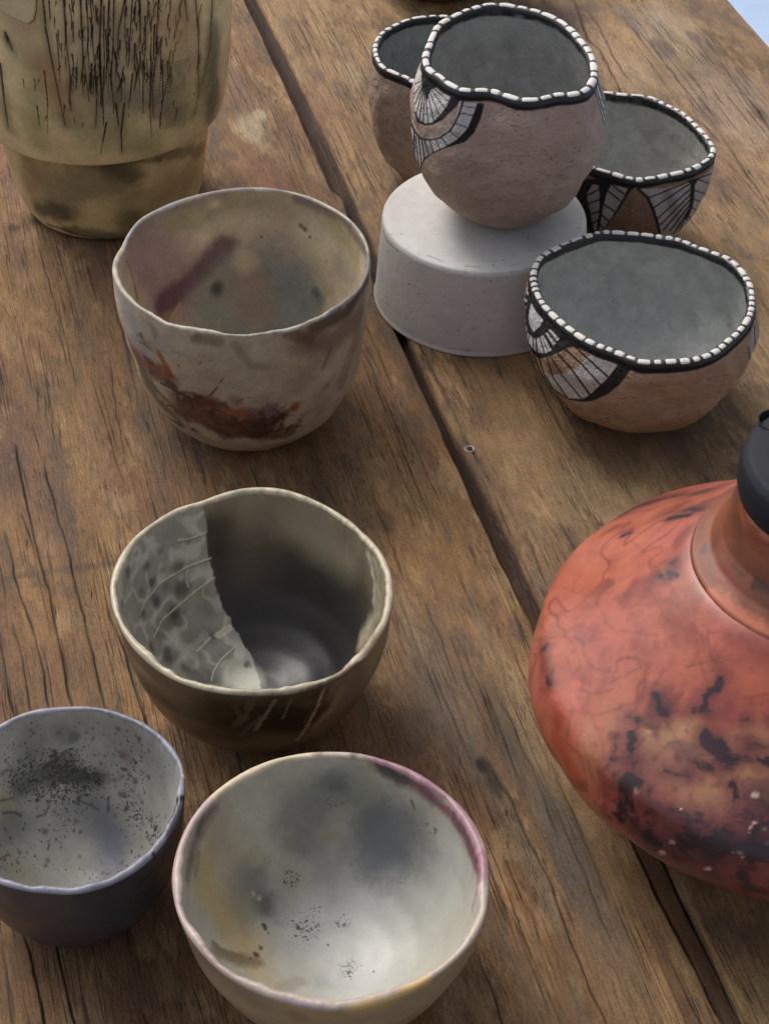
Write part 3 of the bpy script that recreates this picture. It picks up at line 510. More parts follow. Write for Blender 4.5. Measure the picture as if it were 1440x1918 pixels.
# ---- half black bowl
GAIN[2] = 1.6
p = loft(RIM['b3'], .0912, 0, BOWL, .0044, inner=ROUND, n=640, mo=120, mi=170, seed=4, wob=.0006)
base_col(p, (104, 90, 68), (186, 176, 150), (122, 111, 92), .1, 24, 6)
for (a, r, c, st) in [((600,1060), 120, (104,93,77), .7), ((540,1110), 130, (78,70,62), .7), ((560,1200), 150, (32,30,30), .92), ((470,1140), 95, (28,26,26), .85), ((450,1060), 60, (66,58,50), .7), ((640,1200), 90, (28,28,31), .85), ((560,1250), 130, (20,21,25), .92), ((420,1000), 40, (88,78,66), .5)]:
    paint(p, a, r, c, st=st, soft=.85, warp=.25)
paint(p, [(396,1000),(415,1090),(450,1180),(500,1260)], 46, (30,27,26), st=.8, soft=.9); paint(p, [(480,1130),(560,1120),(660,1150)], 70, (44,40,37), st=.7, soft=.95); paint(p, [(560,985),(640,1040)], 40, (134,124,104), st=.6, soft=.95)
paint(p, [(700,1010),(712,1080),(705,1150),(680,1200)], 20, (146,138,118), st=.8, soft=.7, warp=.5); paint(p, [(690,1040),(702,1090),(700,1130)], 7, (176,168,148), st=.7, warp=.8); paint(p, [(715,1160),(700,1200)], 8, (168,160,138), st=.7, warp=.6)
paint_poly(p, [(374,930),(383,975),(388,1010),(393,1050),(402,1085),(413,1128),(428,1158),(440,1178),(455,1205),(468,1225),(480,1262),(494,1300),(470,1330),(400,1320),(300,1290),(200,1200),(190,1080),(240,990),(330,940)], (160,159,146), side=2, soft=1.6, rough=5)
net = np.abs(fbm(p.P - p.ctr, 75, 71, 2)); kk = (p.S == 2) & (p.C[..., 2] > lin((120, 120, 120))[0] * 1.25)
p.C[kk] = mixc(p.C[kk], A(104, 102, 94, g=1.6), (sstep(.10, .42, net) * .55)[kk]); p.C[kk] = mixc(p.C[kk], A(176, 174, 160, g=1.6), ((1 - sstep(0, .07, net)) * .35)[kk])
for (u, v, r, s) in [(240,1070,9,.8),(275,1060,8,.8),(333,1062,12,.8),(340,1102,13,.9),(284,1092,8,.8),(292,1125,10,.8),(327,1150,17,.95),(268,1152,8,.7),(318,1230,16,.9),(282,1212,10,.8),(230,1130,6,.7),(390,1140,15,.4),(360,1190,20,.35),(385,1275,22,.7),(350,1265,16,.5),(300,1030,7,.5),(395,1190,14,.35),(420,1235,14,.3),(250,1190,10,.5),(355,1010,5,.5),(300,1180,14,.45),(372,1225,12,.4),(265,1108,7,.5),(305,1068,7,.5),(310,1100,9,.4),(380,1105,10,.4),(350,1250,9,.6)]:
    paint(p, (u, v), r * 1.2, (52,50,46), st=s * .9, soft=.85, warp=.45)
for pts in ([(335,1012),(352,1010),(384,998)], [(262,1152),(272,1128),(300,1092),(350,1062),(395,1045)], [(288,1195),(305,1160),(340,1130),(370,1105),(402,1082)], [(395,1288),(400,1260),(415,1235),(440,1212)], [(352,1068),(350,1090),(353,1100)], [(232,1160),(236,1120),(240,1100)], [(370,1220),(395,1195),(430,1172)]):
    paint(p, pts, 1.6, (196,190,168), st=.8, soft=.7, warp=.3, depth=-.00035, wf=200); paint(p, [(a, b + 3) for a, b in pts], 1.6, (98,92,78), st=.5, soft=.8, warp=.5, wf=200)
paint(p, (458,1278), 30, (196,194,178), st=.85, soft=.7); paint(p, (400,1190), 6, (70,64,56), st=.8, warp=.8); paint(p, (463,1245), 6, (60,54,46), st=.8, warp=.8); paint(p, [(410,1190),(430,1175)], 6, (186,180,160), st=.8, warp=.8)
for (pts, w, c, st) in [([(250,1240),(300,1290),(380,1320)], 16, (140,122,94), .6), ([(290,1310),(350,1355),(430,1370)], 45, (32,26,21), .9), ([(420,1340),(560,1350)], 60, (24,19,16), .95), ([(300,1300),(400,1330)], 30, (62,52,40), .5), ([(640,1270),(650,1310),(600,1360)], 34, (120,102,78), .85), ([(700,1210),(690,1260)], 30, (128,110,86), .7), ([(510,1312),(600,1300)], 18, (52,38,30), .7)]:
    paint(p, pts, w, c, st=st, soft=.55, warp=.25)
for (pts, w, c) in [([(608,1288),(596,1320),(575,1360),(556,1388)], 3.5, (168,152,124)), ([(515,1312),(497,1340),(478,1368)], 4, (128,112,90)), ([(470,1312),(462,1340),(440,1360)], 7, (84,72,56)), ([(640,1290),(620,1330),(590,1365)], 9, (140,122,94)), ([(545,1310),(530,1345)], 3, (100,86,66)), ([(600,1285),(590,1320),(570,1355)], 5, (70,56,42)), ([(440,1320),(455,1350)], 6, (76,64,50)), ([(490,1340),(450,1380)], 5, (90,78,62))]:
    paint(p, pts, w, c, st=.8, soft=.6, warp=.8)
lobes(p, [[[(300,1262),(260,1220),(225,1160)], 9, (150,134,106), S(st=.5, sides=[1])], [[(560,1298),(640,1268),(690,1228)], 3, (70,58,44), S(st=.8, warp=1.2, wf=120)], [[(450,1304),(540,1302)], 3, (92,78,60), S(st=.6, warp=1.0, wf=120)]])
B3M = pot_mat('burnished_smoked_clay', rough=.34, mscale=40, mott=.10, bump=.16, bscale=150, coat=.2, crough=.25)
finish(p, 'smoked_bowl', 'bowl with its inside half pale spotted clay and half smoky black', 'bowl', B3M)

# ---- small bowl at lower left, speckled inside, dark outside
GAIN[2] = 1.25
p = loft(RIM['b4'], .0815, 0, [(0,0),(.36,0),(.5,.03),(.7,.16),(.85,.38),(.95,.65),(1,1)], .0036, inner=ROUND, n=600, mo=90, mi=170, seed=6, wob=.0007)
base_col(p, (66, 64, 69), (130, 131, 142), (150, 148, 141), .14, 30, 7)
for (pts, w, c, st) in [([(60,1380),(150,1350),(260,1400)], 30, (126,118,106), .6), ([(95,1448),(180,1458)], 20, (60,62,57), .95), ([(45,1470),(110,1440)], 16, (80,82,76), .8), ((60,1400), 26, (110,108,100), .6), ((20,1540), 30, (104,106,98), .6), ([(40,1470),(70,1455)], 24, (84,88,80), .7), ((50,1440), 30, (98,100,92), .6), ((120,1375), 20, (90,92,88), .6), ((140,1380), 10, (72,76,72), .7), ((130,1422), 16, (80,82,76), .7),
    ((40,1560), 30, (110,112,104), .5), ((300,1420), 34, (122,124,122), .5), ([(320,1440),(330,1500),(300,1560)], 26, (150,150,146), .5), ((195,1565), 54, (102,106,118), .85), ((160,1520), 36, (112,114,118), .7), ((205,1625), 38, (108,112,124), .7), ((110,1620), 56, (176,172,162), .75), ((30,1640), 40, (160,152,130), .6), ((10,1500), 22, (150,136,100), .5), ((240,1420), 16, (120,98,96), .5), ((230,1415), 8, (110,70,70), .5)]:
    paint(p, pts, w, c, st=st, soft=.75, warp=.55)
inn = p.S == 2; sp_ = .52 + .5 * fbm(p.P - p.ctr, 34, 12, 3); p.aux[inn, 0] = np.clip(sp_[inn] * .7, .1, .6)
for (pts, w, vv) in [([(60,1440),(180,1450)], 50, 1.0), ((260,1440), 60, .8), ((200,1565), 60, .25), ((110,1630), 50, .4), ((250,1520), 40, .8)]: paint(p, pts, w, (0,0,0), st=.0); 
def auxp(p, a, r, ch, val, side=2):
    h = hit(p, *a)
    if h is None: return
    d = np.linalg.norm(p.P - h[0], axis=-1) / (r * h[2] / F); m = (1 - sstep(.3, 1.3, d)) * (p.S == side); p.aux[..., ch] = p.aux[..., ch] * (1 - m) + val * m
for a in [((120,1450), 80, 0, .9), ((50,1460), 50, 0, .8), ((250,1440), 60, 0, .6), ((195,1570), 60, 0, .2), ((110,1625), 60, 0, .35), ((250,1520), 40, 0, .8), ((290,1560), 40, 0, .75)]: auxp(p, *a)
for i in range(420):
    u, v = rng.uniform(-10, 335), rng.uniform(1350, 1640)
    if i < 90: u, v = rng.normal(110, 70), rng.normal(1452, 26)
    elif i < 150: u, v = rng.normal(240, 36), rng.normal(1450, 40)
    if (u - 195) ** 2 + (v - 1570) ** 2 < 55 ** 2 and i % 4: continue
    paint(p, (u, v), rng.uniform(1.1, 2.3) if i % 5 else rng.uniform(2.5, 5.5), (52, 54, 50) if i % 7 else (84, 62, 62), st=.8 if i % 5 else .55, soft=.7, warp=.5, sides=[2])
for pts in ([(0,1500),(15,1498),(28,1493)], [(5,1523),(30,1522),(40,1528)], [(70,1530),(85,1525),(93,1510)], [(150,1500),(170,1508),(185,1517)], [(203,1495),(203,1520)], [(0,1610),(16,1600)]): paint(p, pts, 2.4, (58,60,56), st=.7, warp=.4, wf=150)
for (pts, w, c, st) in [([(0,1720),(60,1740),(130,1760)], 60, (74,58,60), .7), ([(200,1720),(290,1650)], 50, (70,70,74), .6), ([(320,1560),(342,1500)], 10, (44,42,46), .7), ([(300,1640),(330,1570)], 8, (96,96,104), .5), ([(280,1640),(262,1655)], 6, (34,32,34), .8)]:
    paint(p, pts, w, c, st=st, soft=.7, warp=.5)
lobes(p, [[[(332,1500),(342,1494)], 5, (16,14,16), S(sides=[0,1], warp=.5)], [[(290,1608),(288,1600)], 4, (18,16,18), S(sides=[0,1], warp=.6)], [[(0,1360),(60,1335),(130,1328)], 8, (150,142,150), S(st=.7, sides=[1])], [[(345,1440),(347,1470)], 8, (166,172,182), S(st=.8, sides=[1], warp=.6)]])
p.aux[p.S == 0, 0] = .25; p.aux[p.S == 1, 0] = .35
B4M = pot_mat('speckled_clay', rough=.38, mscale=70, mott=.12, sscale=700, bump=.2, bscale=240, coat=.2, crough=.3)
finish(p, 'speckled_bowl', 'small dark bowl with a speckled grey inside at the left edge', 'bowl', B4M)

# ---- large pale bowl at the bottom
GAIN[2] = .92
p = loft(RIM['b5'], .0785, 0, BOWL, .0046, inner=ROUND, n=640, mo=80, mi=200, seed=8, wob=.0005)
base_col(p, (166, 148, 118), (180, 166, 154), (180, 176, 162), .07, 20, 8)
for (pts, w, c, st) in [([(400,1560),(440,1640)], 60, (172,158,134), .7), ([(380,1640),(420,1720),(470,1790)], 46, (190,168,124), .75), ((640,1740), 130, (184,184,180), .8), ([(800,1720),(840,1640)], 70, (184,184,178), .7), ((700,1830), 70, (182,182,180), .6), ([(560,1480),(680,1470)], 52, (144,144,132), .75), ((620,1500), 44, (118,120,112), .7), ((635,1470), 15, (84,86,84), .7), ((615,1468), 24, (108,110,102), .6),
    ((570,1540), 50, (122,122,118), .7), ((575,1570), 34, (112,112,110), .6), ((715,1550), 66, (104,108,110), .85), ((740,1590), 60, (112,118,122), .7), ((700,1610), 40, (114,118,120), .6), ((760,1540), 40, (118,120,120), .5), ([(470,1640),(500,1690)], 40, (126,122,118), .7), ((492,1695), 19, (96,94,92), .8), ((460,1690), 40, (140,134,124), .5), ((620,1620), 46, (142,142,138), .6),
    ((628,1560), 26, (152,146,130), .8), ((632,1530), 16, (156,150,134), .6), ((640,1600), 16, (150,144,130), .5), ((545,1648), 30, (172,166,148), .9), ((483,1607), 11, (180,170,140), .7), ((486,1681), 5, (188,180,158), .9), ((474,1674), 4, (180,170,146), .9), ([(700,1430),(760,1450)], 22, (160,148,122), .6), ([(420,1780),(520,1850)], 16, (190,172,138), .5),
    ([(710,1432),(745,1455),(770,1465)], 17, (74,62,64), .8), ([(780,1470),(850,1530),(895,1620)], 15, (128,86,94), .85), ([(870,1560),(898,1640)], 16, (120,74,84), .8), ([(896,1650),(885,1700)], 9, (140,104,110), .6), ([(394,1520),(366,1570),(352,1640)], 17, (116,98,94), .75), ([(380,1530),(372,1560)], 7, (86,76,62), .6), ([(372,1600),(366,1640)], 9, (120,108,90), .5), ([(400,1780),(440,1798),(480,1800)], 12, (126,110,88), .7), ([(520,1855),(560,1840)], 14, (150,136,124), .5), ((600,1835), 20, (160,160,160), .5)]:
    paint(p, pts, w, c, st=min(1, st * 1.15), soft=.8, warp=.6)
for a in [((545,1645), 28, 0, .75), ((570,1740), 50, 0, .7), ((590,1700), 30, 0, .6), ((655,1815), 36, 0, .75), ((640,1730), 30, 0, .6), ((800,1550), 60, 0, .5), ((630,1500), 34, 0, .55)]: auxp(p, *a)
p.aux[..., 0] = np.maximum(p.aux[..., 0], np.where(p.S == 2, .22, .3)); p.C *= (1 + .10 * fbm(p.P - p.ctr, 70, 31, 5, .7))[..., None]
for (pts, w, c) in [([(494,1732),(498,1740)], 3.2, (72,56,48)), ((503,1748), 2.4, (80,62,54)), ((489,1776), 4, (92,72,64)), ((481,1788), 4.5, (84,62,56)), ((470,1795), 3, (96,74,64)), ((476,1784), 2, (70,52,46)), ([(400,1768),(425,1784),(452,1794)], 8, (134,116,92)), ([(770,1500),(776,1515)], 2, (100,88,70)), ((644,1713), 2, (40,34,30)), ((614,1770), 2.4, (50,40,34)), ((700,1820), 2, (60,50,44))]: paint(p, pts, w, c, st=.9, warp=.8, soft=.6, wf=220)
lobes(p, [[[(400,1490),(520,1422),(580,1412)], 11, (204,188,156), S(st=.8, sides=[1])], [[(700,1418),(800,1460),(880,1545),(914,1640)], 11, (150,110,122), S(st=.85, sides=[1])], [[(912,1680),(880,1770),(820,1825)], 11, (186,168,152), S(st=.8, sides=[1])], [[(800,1840),(730,1876),(660,1892)], 12, (206,170,110), S(st=.9, sides=[1,0])], [[(600,1893),(520,1876)], 11, (164,142,146), S(st=.8, sides=[1])], [[(440,1840),(350,1750),(325,1660)], 11, (168,150,146), S(st=.8, sides=[1])], [[(340,1740),(356,1770)], 7, (112,94,96), S(st=.7, sides=[1])], [[(326,1640),(345,1560),(390,1498)], 10, (176,156,150), S(st=.8, sides=[1])], [(662,1412), 9, (96,78,84), S(st=.6, sides=[1])], [[(590,1412),(600,1412)], 6, (110,96,96), S(st=.5, sides=[1])],
    [[(730,1880),(560,1905)], 26, (186,160,112), S(st=.6, soft=.8, sides=[0])], [[(350,1770),(470,1870)], 26, (142,118,106), S(st=.7, soft=.8)], [(560,1905), 22, (140,112,104), S(st=.6)]])
B5M = pot_mat('pale_burnished_clay', rough=.36, mscale=30, mott=.07, sscale=800, bump=.14, bscale=150, coat=.10, crough=.35)
finish(p, 'pale_bowl', 'large pale bowl with grey clouds inside and a pink and yellow rim', 'bowl', B5M)

# ------------------------------------------------------------------ pinch pots with dashed rims
GAIN[2] = 1.0
CLAY = pot_mat('brown_clay', rough=.72, mscale=60, mott=.10, bump=1.0, bscale=120, bdist=.0020, spec=.3, pits=.45, sscale=500)
GLAZE = pot_mat('grey_green_slip', rough=.30, mscale=60, mott=.12, bump=.75, bscale=110, bdist=.0010, spec=.4, coat=.35, crough=.18)
BLACK = plain_mat('black_slip', (0.018, 0.019, 0.021), .5, .3, 500, .1); WHITE = plain_mat('white_slip', A(206, 202, 196) * 1.05, .6, .35, 700, .07)
def coil_and_dashes(p, e, rc_, seed, dl=(.006, .010), gl=(.0016, .003), off=0.0):
    r0 = p.Rim - p.th / 2; rs = np.random.default_rng(seed)
    cx, cy = np.cos(p.t), np.sin(p.t)
    tt = np.linspace(-np.pi, np.pi, 240, endpoint=False); rr = np.interp(tt, np.append(p.t, np.pi), np.append(r0, r0[0])); zz = np.interp(tt, np.append(p.t, np.pi), np.append(p.Zrim, p.Zrim[0]))
    def pos(t): 
        t = (np.asarray(t) + np.pi) % (2 * np.pi) - np.pi
        r = np.interp(t, np.append(tt, np.pi), np.append(rr, rr[0])); z = np.interp(t, np.append(tt, np.pi), np.append(zz, zz[0]))
        return np.stack([r * np.cos(t), r * np.sin(t), z - p.ctr[2]], -1)
    ph = np.linspace(0, 2 * np.pi, 16, endpoint=False)
    def tube(t, ph, rad, closed):
        q = pos(t); d = pos(t + .01) - pos(t - .01); d /= np.linalg.norm(d, axis=-1, keepdims=True)
        sidev = np.cross(d, [0, 0, 1.]); sidev /= np.linalg.norm(sidev, axis=-1, keepdims=True); upv = np.cross(sidev, d)
        return q[:, None] + rad * (np.cos(ph)[None, :, None] * sidev[:, None] + np.sin(ph)[None, :, None] * upv[:, None] * 1.0)
    rad = rc_ * (1 + .02 * noise(np.stack([np.cos(tt), np.sin(tt), tt * 0], -1), 6, seed))[:, None, None]
    Tb = tube(tt, ph, rad, True); Tb = np.transpose(Tb, (1, 0, 2)); Tb = np.concatenate([Tb, Tb[:1]], 0)
    rim = grid_mesh('rim', Tb[::-1], BLACK, e)
    ds = np.linalg.norm(np.diff(pos(np.linspace(-np.pi, np.pi, 721)), axis=0), axis=1); cs = np.concatenate([[0], np.cumsum(ds)]); tot = cs[-1]; ang = np.linspace(-np.pi, np.pi, 721)
    x = off; 
    while x < tot - .004:
        l = rs.uniform(dl[0] * .75, dl[1] * 1.1) * (1.35 if rs.random() < .12 else 1); t = np.interp(np.linspace(x, min(x + l, tot - .002), 7), cs, ang)
        a0 = rs.uniform(.18, .32); a1 = rs.uniform(.30, .46); ph2 = np.linspace(np.pi / 2 - a1 * np.pi * .62 - .15, np.pi / 2 + a0 * np.pi * .62 + .2, 8)
        rr2 = rc_ * (1.04 + .10 * np.sin(np.linspace(0.12, np.pi - .12, 7)) ** .5)[:, None, None] * np.ones((7, 8, 1)); rr2[:, 0] *= .93; rr2[:, -1] *= .93; rr2[0] *= .93; rr2[-1] *= .93
        jit = 1 + .012 * rs.standard_normal((7, 8, 1)); ph2 = ph2 + np.linspace(-1, 1, 8) * rs.uniform(-.25, .12); G = tube(t, ph2, rr2 * jit, False)
        grid_mesh('rim_dash', G, WHITE, rim, closed=False); x += l + rs.uniform(*gl)
def pinch(key, z, z0, ctrl, name, label, seed, painter=None, outc=(150, 124, 108), inc=(146, 146, 140), dense=None, n=420, mo=170, rc_=.0030, dl=(.006, .010), gl=(.0016, .003), th=.0045):
    p = loft(RIM[key], z, z0, ctrl, th, n=n, mo=mo, mi=90, dense=dense, seed=seed, wob=.0022)
    base_col(p, outc, (20, 20, 22), inc, .10, 34, seed)
    k = p.S == 2; p.C[k] *= (1 + .12 * fbm(p.P[k] - p.ctr, 120, 3, 3))[..., None]
    nn_ = (.0007 * fbm(p.P - p.ctr, 60, seed + 2, 3) + .0003 * noise(p.P - p.ctr, 190, seed + 5)) * (1 - sstep(.8, .95, (p.P[..., 2] - z0) / (z - z0))) * (p.S == 2)
    p.P = p.P + p.N * nn_[..., None]
    if painter: painter(p)
    zr = p.Zrim[None] - p.P[..., 2] + .0006 * noise(p.P - p.ctr, 120, seed)
    p.C = mixc(p.C, A(22, 22, 24), (1 - sstep(.0036, .0044, zr)) * (p.S != 1))
    e = thing(name, tuple(p.ctr), label, 'pot', 'small clay pots with black and white dashed rims')
    Q = p.P - p.ctr; a, b = p.mo, p.mo + p.lip
    grid_mesh('body', Q[:a + p.lip // 2], CLAY, e, {'col': p.C[:a + p.lip // 2], 'aux': p.aux[:a + p.lip // 2]})
    grid_mesh('interior', Q[a + p.lip // 2 - 1:], GLAZE, e, {'col': p.C[a + p.lip // 2 - 1:], 'aux': p.aux[a + p.lip // 2 - 1:]})
    coil_and_dashes(p, e, rc_, seed, dl, gl); return p
WH, BK, CL = (206, 202, 198), (34, 33, 34), (122, 100, 88)
def paint7(p):
    z = (680, 0, 3.064); pp = lambda q, c, **k: paint_poly(p, q, c, z, **k)
    pp([(330,400),(370,480),(430,520),(505,560),(480,610),(440,660),(400,700),(360,712),(318,694),(298,640),(290,560),(300,470),(312,400)], WH)
    for q in [(500,592),(470,625),(438,662),(405,695),(372,706),(345,702),(322,688),(305,650),(296,600),(292,540),(298,480)]: pp([(352,462), q], BK, line=2.1)
    pp([(330,430),(380,440),(420,500),(385,520),(365,580),(345,520)], BK)
    pp([(500,556),(552,575),(540,605),(500,645),(452,692),(400,716),(355,722),(310,700),(292,640),(300,640),(320,690),(360,708),(400,700),(440,660),(480,605)], BK)
    pp([(555,590),(532,685),(482,750),(402,795),(340,790),(302,742),(284,690)], (206, 200, 194), line=2.2)
    pp([(575,585),(662,590),(632,660),(600,740),(540,802),(460,850),(392,880),(352,910),(332,950),(322,1010),(296,990),(276,900),(268,800),(278,730),(300,770),(330,800),(390,806),(440,795),(500,750),(538,690),(560,640)], WH)
    pp([(572,585),(556,640),(535,690),(500,748),(440,792),(385,804),(325,795),(296,755),(276,710)], BK, line=3.2)
    for a, b in [((570,608),(650,622)),((556,648),(636,664)),((530,708),(604,736)),((495,752),(552,796)),((450,792),(486,838)),((415,802),(440,856)),((380,805),(402,872)),((352,802),(376,888)),((336,800),(352,908)),((318,796),(334,950)),((300,780),(322,980)),((290,800),(272,830)),((292,850),(276,880)),((296,900),(280,930)),((276,800),(300,850)),((274,860),(302,910))]: pp([a, b], BK, line=2.1)
    pp([(292,740),(294,860),(302,990)], BK, line=2.4)
    pp([(655,590),(695,596),(674,680),(634,765),(586,814),(515,838),(460,856),(394,884),(354,914),(336,950),(326,1010),(318,1010),(330,945),(350,905),(392,878),(460,846),(538,800),(598,738),(630,660)], BK)
    pp([(1328,470),(1352,500),(1385,600),(1400,700),(1385,720),(1362,640),(1340,560)], WH)
    for a, b in [((1335,500),(1388,690)), ((1352,560),(1392,600)), ((1360,600),(1398,650)), ((1342,470),(1400,620)), ((1326,480),(1350,600),(1384,720))]if False else [((1335,500),(1388,690)), ((1352,560),(1392,600)), ((1360,600),(1398,650)), ((1342,470),(1400,640)), ((1330,520),(1384,720))]: pp([a, b], BK, line=2.0)
def paint10(p):
    z = (960, 420, 5.329); pp = lambda q, c, **k: paint_poly(p, q, c, z, **k)
    pp([(150,640),(100,800),(86,920),(96,1060),(140,1180),(190,1280),(260,1340),(350,1325),(440,1290),(530,1240),(620,1220),(720,1260),(640,1150),(500,1050),(380,950),(250,800),(200,700)], BK)
    pp([(185,790),(230,860),(305,950),(270,1020),(205,1072),(170,1010),(155,930),(165,850)], (204,202,208))
    for q in [[(168,1100),(196,1132),(198,1240),(158,1185)], [(206,1138),(226,1142),(234,1275),(208,1250)], [(238,1138),(264,1134),(306,1286),(250,1284)], [(286,1116),(306,1110),(386,1255),(360,1272)], [(272,1126),(284,1120),(350,1276),(324,1288)], [(326,1086),(346,1082),(430,1190),(404,1214)], [(356,1056),(376,1052),(466,1145),(440,1168)],
              [(140,630),(156,690),(150,712),(134,680)], [(112,730),(142,755),(140,782),(108,768)], [(98,812),(134,820),(130,850),(94,852)], [(90,890),(122,880),(118,930),(88,945)], [(92,985),(130,950),(128,975),(98,1025)], [(108,1040),(134,1010),(142,1060),(126,1105)], [(138,1110),(150,1080),(158,1110),(148,1170)]]: pp(q, WH)
    pp([(775,1302),(1045,1405),(960,1510),(880,1595),(780,1690),(720,1742),(540,1742),(440,1670),(350,1570),(300,1470),(400,1505),(520,1482),(600,1450),(690,1380)], (198,194,190))
    for q in [[(600,1205),(740,1335),(945,1520)], [(520,1245),(690,1400),(880,1610)], [(450,1295),(580,1440),(770,1705)]]: pp(q, BK, line=3.8)
    for q in [[(380,1325),(500,1520),(690,1745)], [(338,1328),(400,1530),(545,1735)], [(262,1330),(300,1470),(400,1645)], [(206,1300),(262,1450),(330,1570)], [(170,1260),(215,1390)], [(600,1210),(720,1262),(860,1330)]]: pp(q, (44,36,34), line=2.6)
    pp([(1045,1400),(1175,1446),(1122,1532),(1040,1622),(940,1700),(800,1762),(700,1775),(560,1752),(450,1690),(400,1640),(450,1672),(550,1738),(700,1744),(780,1692),(880,1600),(960,1520)], (40,39,39))
    s = (0, 0, 1.0); paint_poly(p, [(1400,655),(1411,612),(1420,620),(1418,670),(1410,700),(1404,690)], (170,164,158), s); paint_poly(p, [(1401,650),(1406,700)], BK, s, line=2.5); paint_poly(p, [(1412,610),(1414,690)], BK, s, line=2)
def paint9(p):
    z = (1080, 160, 5.143); pp = lambda q, c, **k: paint_poly(p, q, c, z, **k)
    pp([(0,900),(205,900),(600,960),(520,1010),(400,1200),(230,1440),(100,1440),(0,1300)], BK)
    pp([(150,955),(205,960),(218,1050),(214,1200),(200,1300),(188,1400),(165,1400),(130,1270),(95,1150),(85,1060)], (176,168,162)); pp([(330,955),(488,992),(460,1060),(395,1170),(335,1270),(275,1360),(225,1425),(208,1420),(228,1320),(250,1180),(290,1030)], (176,168,162))
    for q in [[(90,1062),(215,1000)], [(85,1146),(222,1098)], [(125,1245),(218,1212)], [(150,1330),(212,1295)], [(340,965),(455,1045)], [(295,1012),(415,1112)], [(262,1148),(365,1218)], [(238,1250),(312,1312)], [(215,1335),(255,1375)], [(85,1060),(160,1400)]]: pp(q, BK, line=3.0)
    pp([(600,1000),(850,990),(1090,915),(1200,890),(1330,770),(1320,900),(1280,1050),(1225,1150),(1150,1260),(1050,1370),(950,1450),(815,1450),(780,1320),(725,1180),(670,1080)], (178,170,166))
    paint(p, [(1250,360),(1260,390),(1272,420)], 9, (120,114,112), st=.6, soft=.8)
    pp([(1070,915),(1200,880),(1160,920),(1135,960),(1128,1100),(1108,1190),(1060,1300),(1035,1290),(1078,1180),(1088,1050),(1092,960)], (30,29,30))
    for q in [[(1075,925),(690,1085)], [(1080,950),(735,1180)], [(1088,1000),(775,1280)], [(1088,1055),(800,1345)], [(1088,1100),(830,1395)], [(1085,1150),(895,1400)], [(1075,1195),(930,1430)], [(1055,1245),(980,1410)], [(1190,888),(1322,842)], [(1165,905),(1300,955)], [(1130,1010),(1265,1055)], [(1115,1092),(1215,1132)], [(1090,1165),(1165,1212)], [(1060,1250),(1110,1290)]]: pp(q, (36,33,33), line=2.6)
    pp([(590,1000),(675,1075),(735,1200),(770,1320),(805,1460)], (26,22,22), line=5.5); pp([(1335,760),(1322,900),(1288,1020),(1228,1150),(1140,1280),(1000,1400)], (50,42,40), line=2.4)
p9o = pinch('p9', .0866, 0, [(0,0),(.32,0),(.45,.03),(.68,.16),(.88,.4),(1.0,.7),(1.01,.88),(1,1)], 'painted_pot', 'small clay pot with white feather panels behind the widest grey pot', 21, paint9, (140,112,90), (172,172,166), dense=[(-2.6, .4, 2.5)], n=520, mo=190, rc_=.0027, dl=(.005,.008), gl=(.0018,.003))
p8o = pinch('p8', .1095, 0, GLOBE2, 'painted_pot', 'plain brown clay pot half hidden behind the pot on the block', 22, None, (168,146,130), (150,156,154), rc_=.0026, dl=(.005,.008), gl=(.0018,.003))
p10o = pinch('p10', .0868, 0, GLOBE2, 'painted_pot', 'wide low clay pot with a black and white fan on its side', 23, paint10, (170,142,116), (178,180,174), dense=[(-3.14, -1.4, 3), (2.6, 3.14, 3)], n=620, mo=230, rc_=.0030, dl=(.0045,.0085), gl=(.0015,.0027))
p7o = pinch('p7', .189, ZS, GLOBE, 'painted_pot', 'round clay pot standing on top of the pale concrete block', 24, paint7, (178,155,140), (170,170,166), dense=[(-3.14, -1.5, 3.5), (2.4, 3.14, 3.5)], n=620, mo=230, rc_=.0032, dl=(.0065,.0105), gl=(.0018,.0034))

# ------------------------------------------------------------------ lathe pieces
def lathe_pot(ctr, prf, sides, n=400, seed=1, wob=0.0, dense=None):
    """prf list of (r, z) smoothed; one side id per row span"""
    pr = prf; T_ = np.linspace(-np.pi, np.pi, n, endpoint=False)
    if dense:
        tt = np.linspace(-np.pi, np.pi, 3600, endpoint=False); dn = np.ones(3600)
        for a0, a1, f in dense: dn[(tt >= a0) & (tt <= a1)] = f
        cum = np.concatenate([[0], np.cumsum(dn)]); T_ = np.interp(np.linspace(0, cum[-1], n, endpoint=False), cum, np.linspace(-np.pi, np.pi, 3601))
    P = np.stack([ctr[0] + pr[:, 0][:, None] * np.cos(T_), ctr[1] + pr[:, 0][:, None] * np.sin(T_), pr[:, 1][:, None] + np.zeros(n)], -1)
    p = Pot(); p.ctr = np.array([ctr[0], ctr[1], ctr[2] if len(ctr) > 2 else 0.0]); p.side = sides
    rad = P - p.ctr; rad[..., 2] = 0
    if wob: P = P + rad / (np.abs(pr[:, 0]).max()) * (wob * fbm(P - p.ctr, 18, seed, 3))[..., None]
    p.P = P; setup(p); return p
def smooth_prof(ctrl, n, k=.05):
    c = np.array(ctrl, float); s = np.concatenate([[0], np.cumsum(np.hypot(*np.diff(c, axis=0).T))]); q = np.linspace(0, s[-1], n * 5)
    a = np.stack([np.interp(q, s, c[:, 0]), np.interp(q, s, c[:, 1])], -1); kk = np.hanning(int(n * 5 * k) | 1); kk /= kk.sum(); m = len(kk) // 2
    pa = np.concatenate([2 * a[0] - a[m:0:-1], a, 2 * a[-1] - a[-2:-m - 2:-1]]); b = np.stack([np.convolve(pa[:, i], kk, 'valid') for i in range(2)], -1)
    return b[np.linspace(0, len(b) - 1, n).astype(int)]

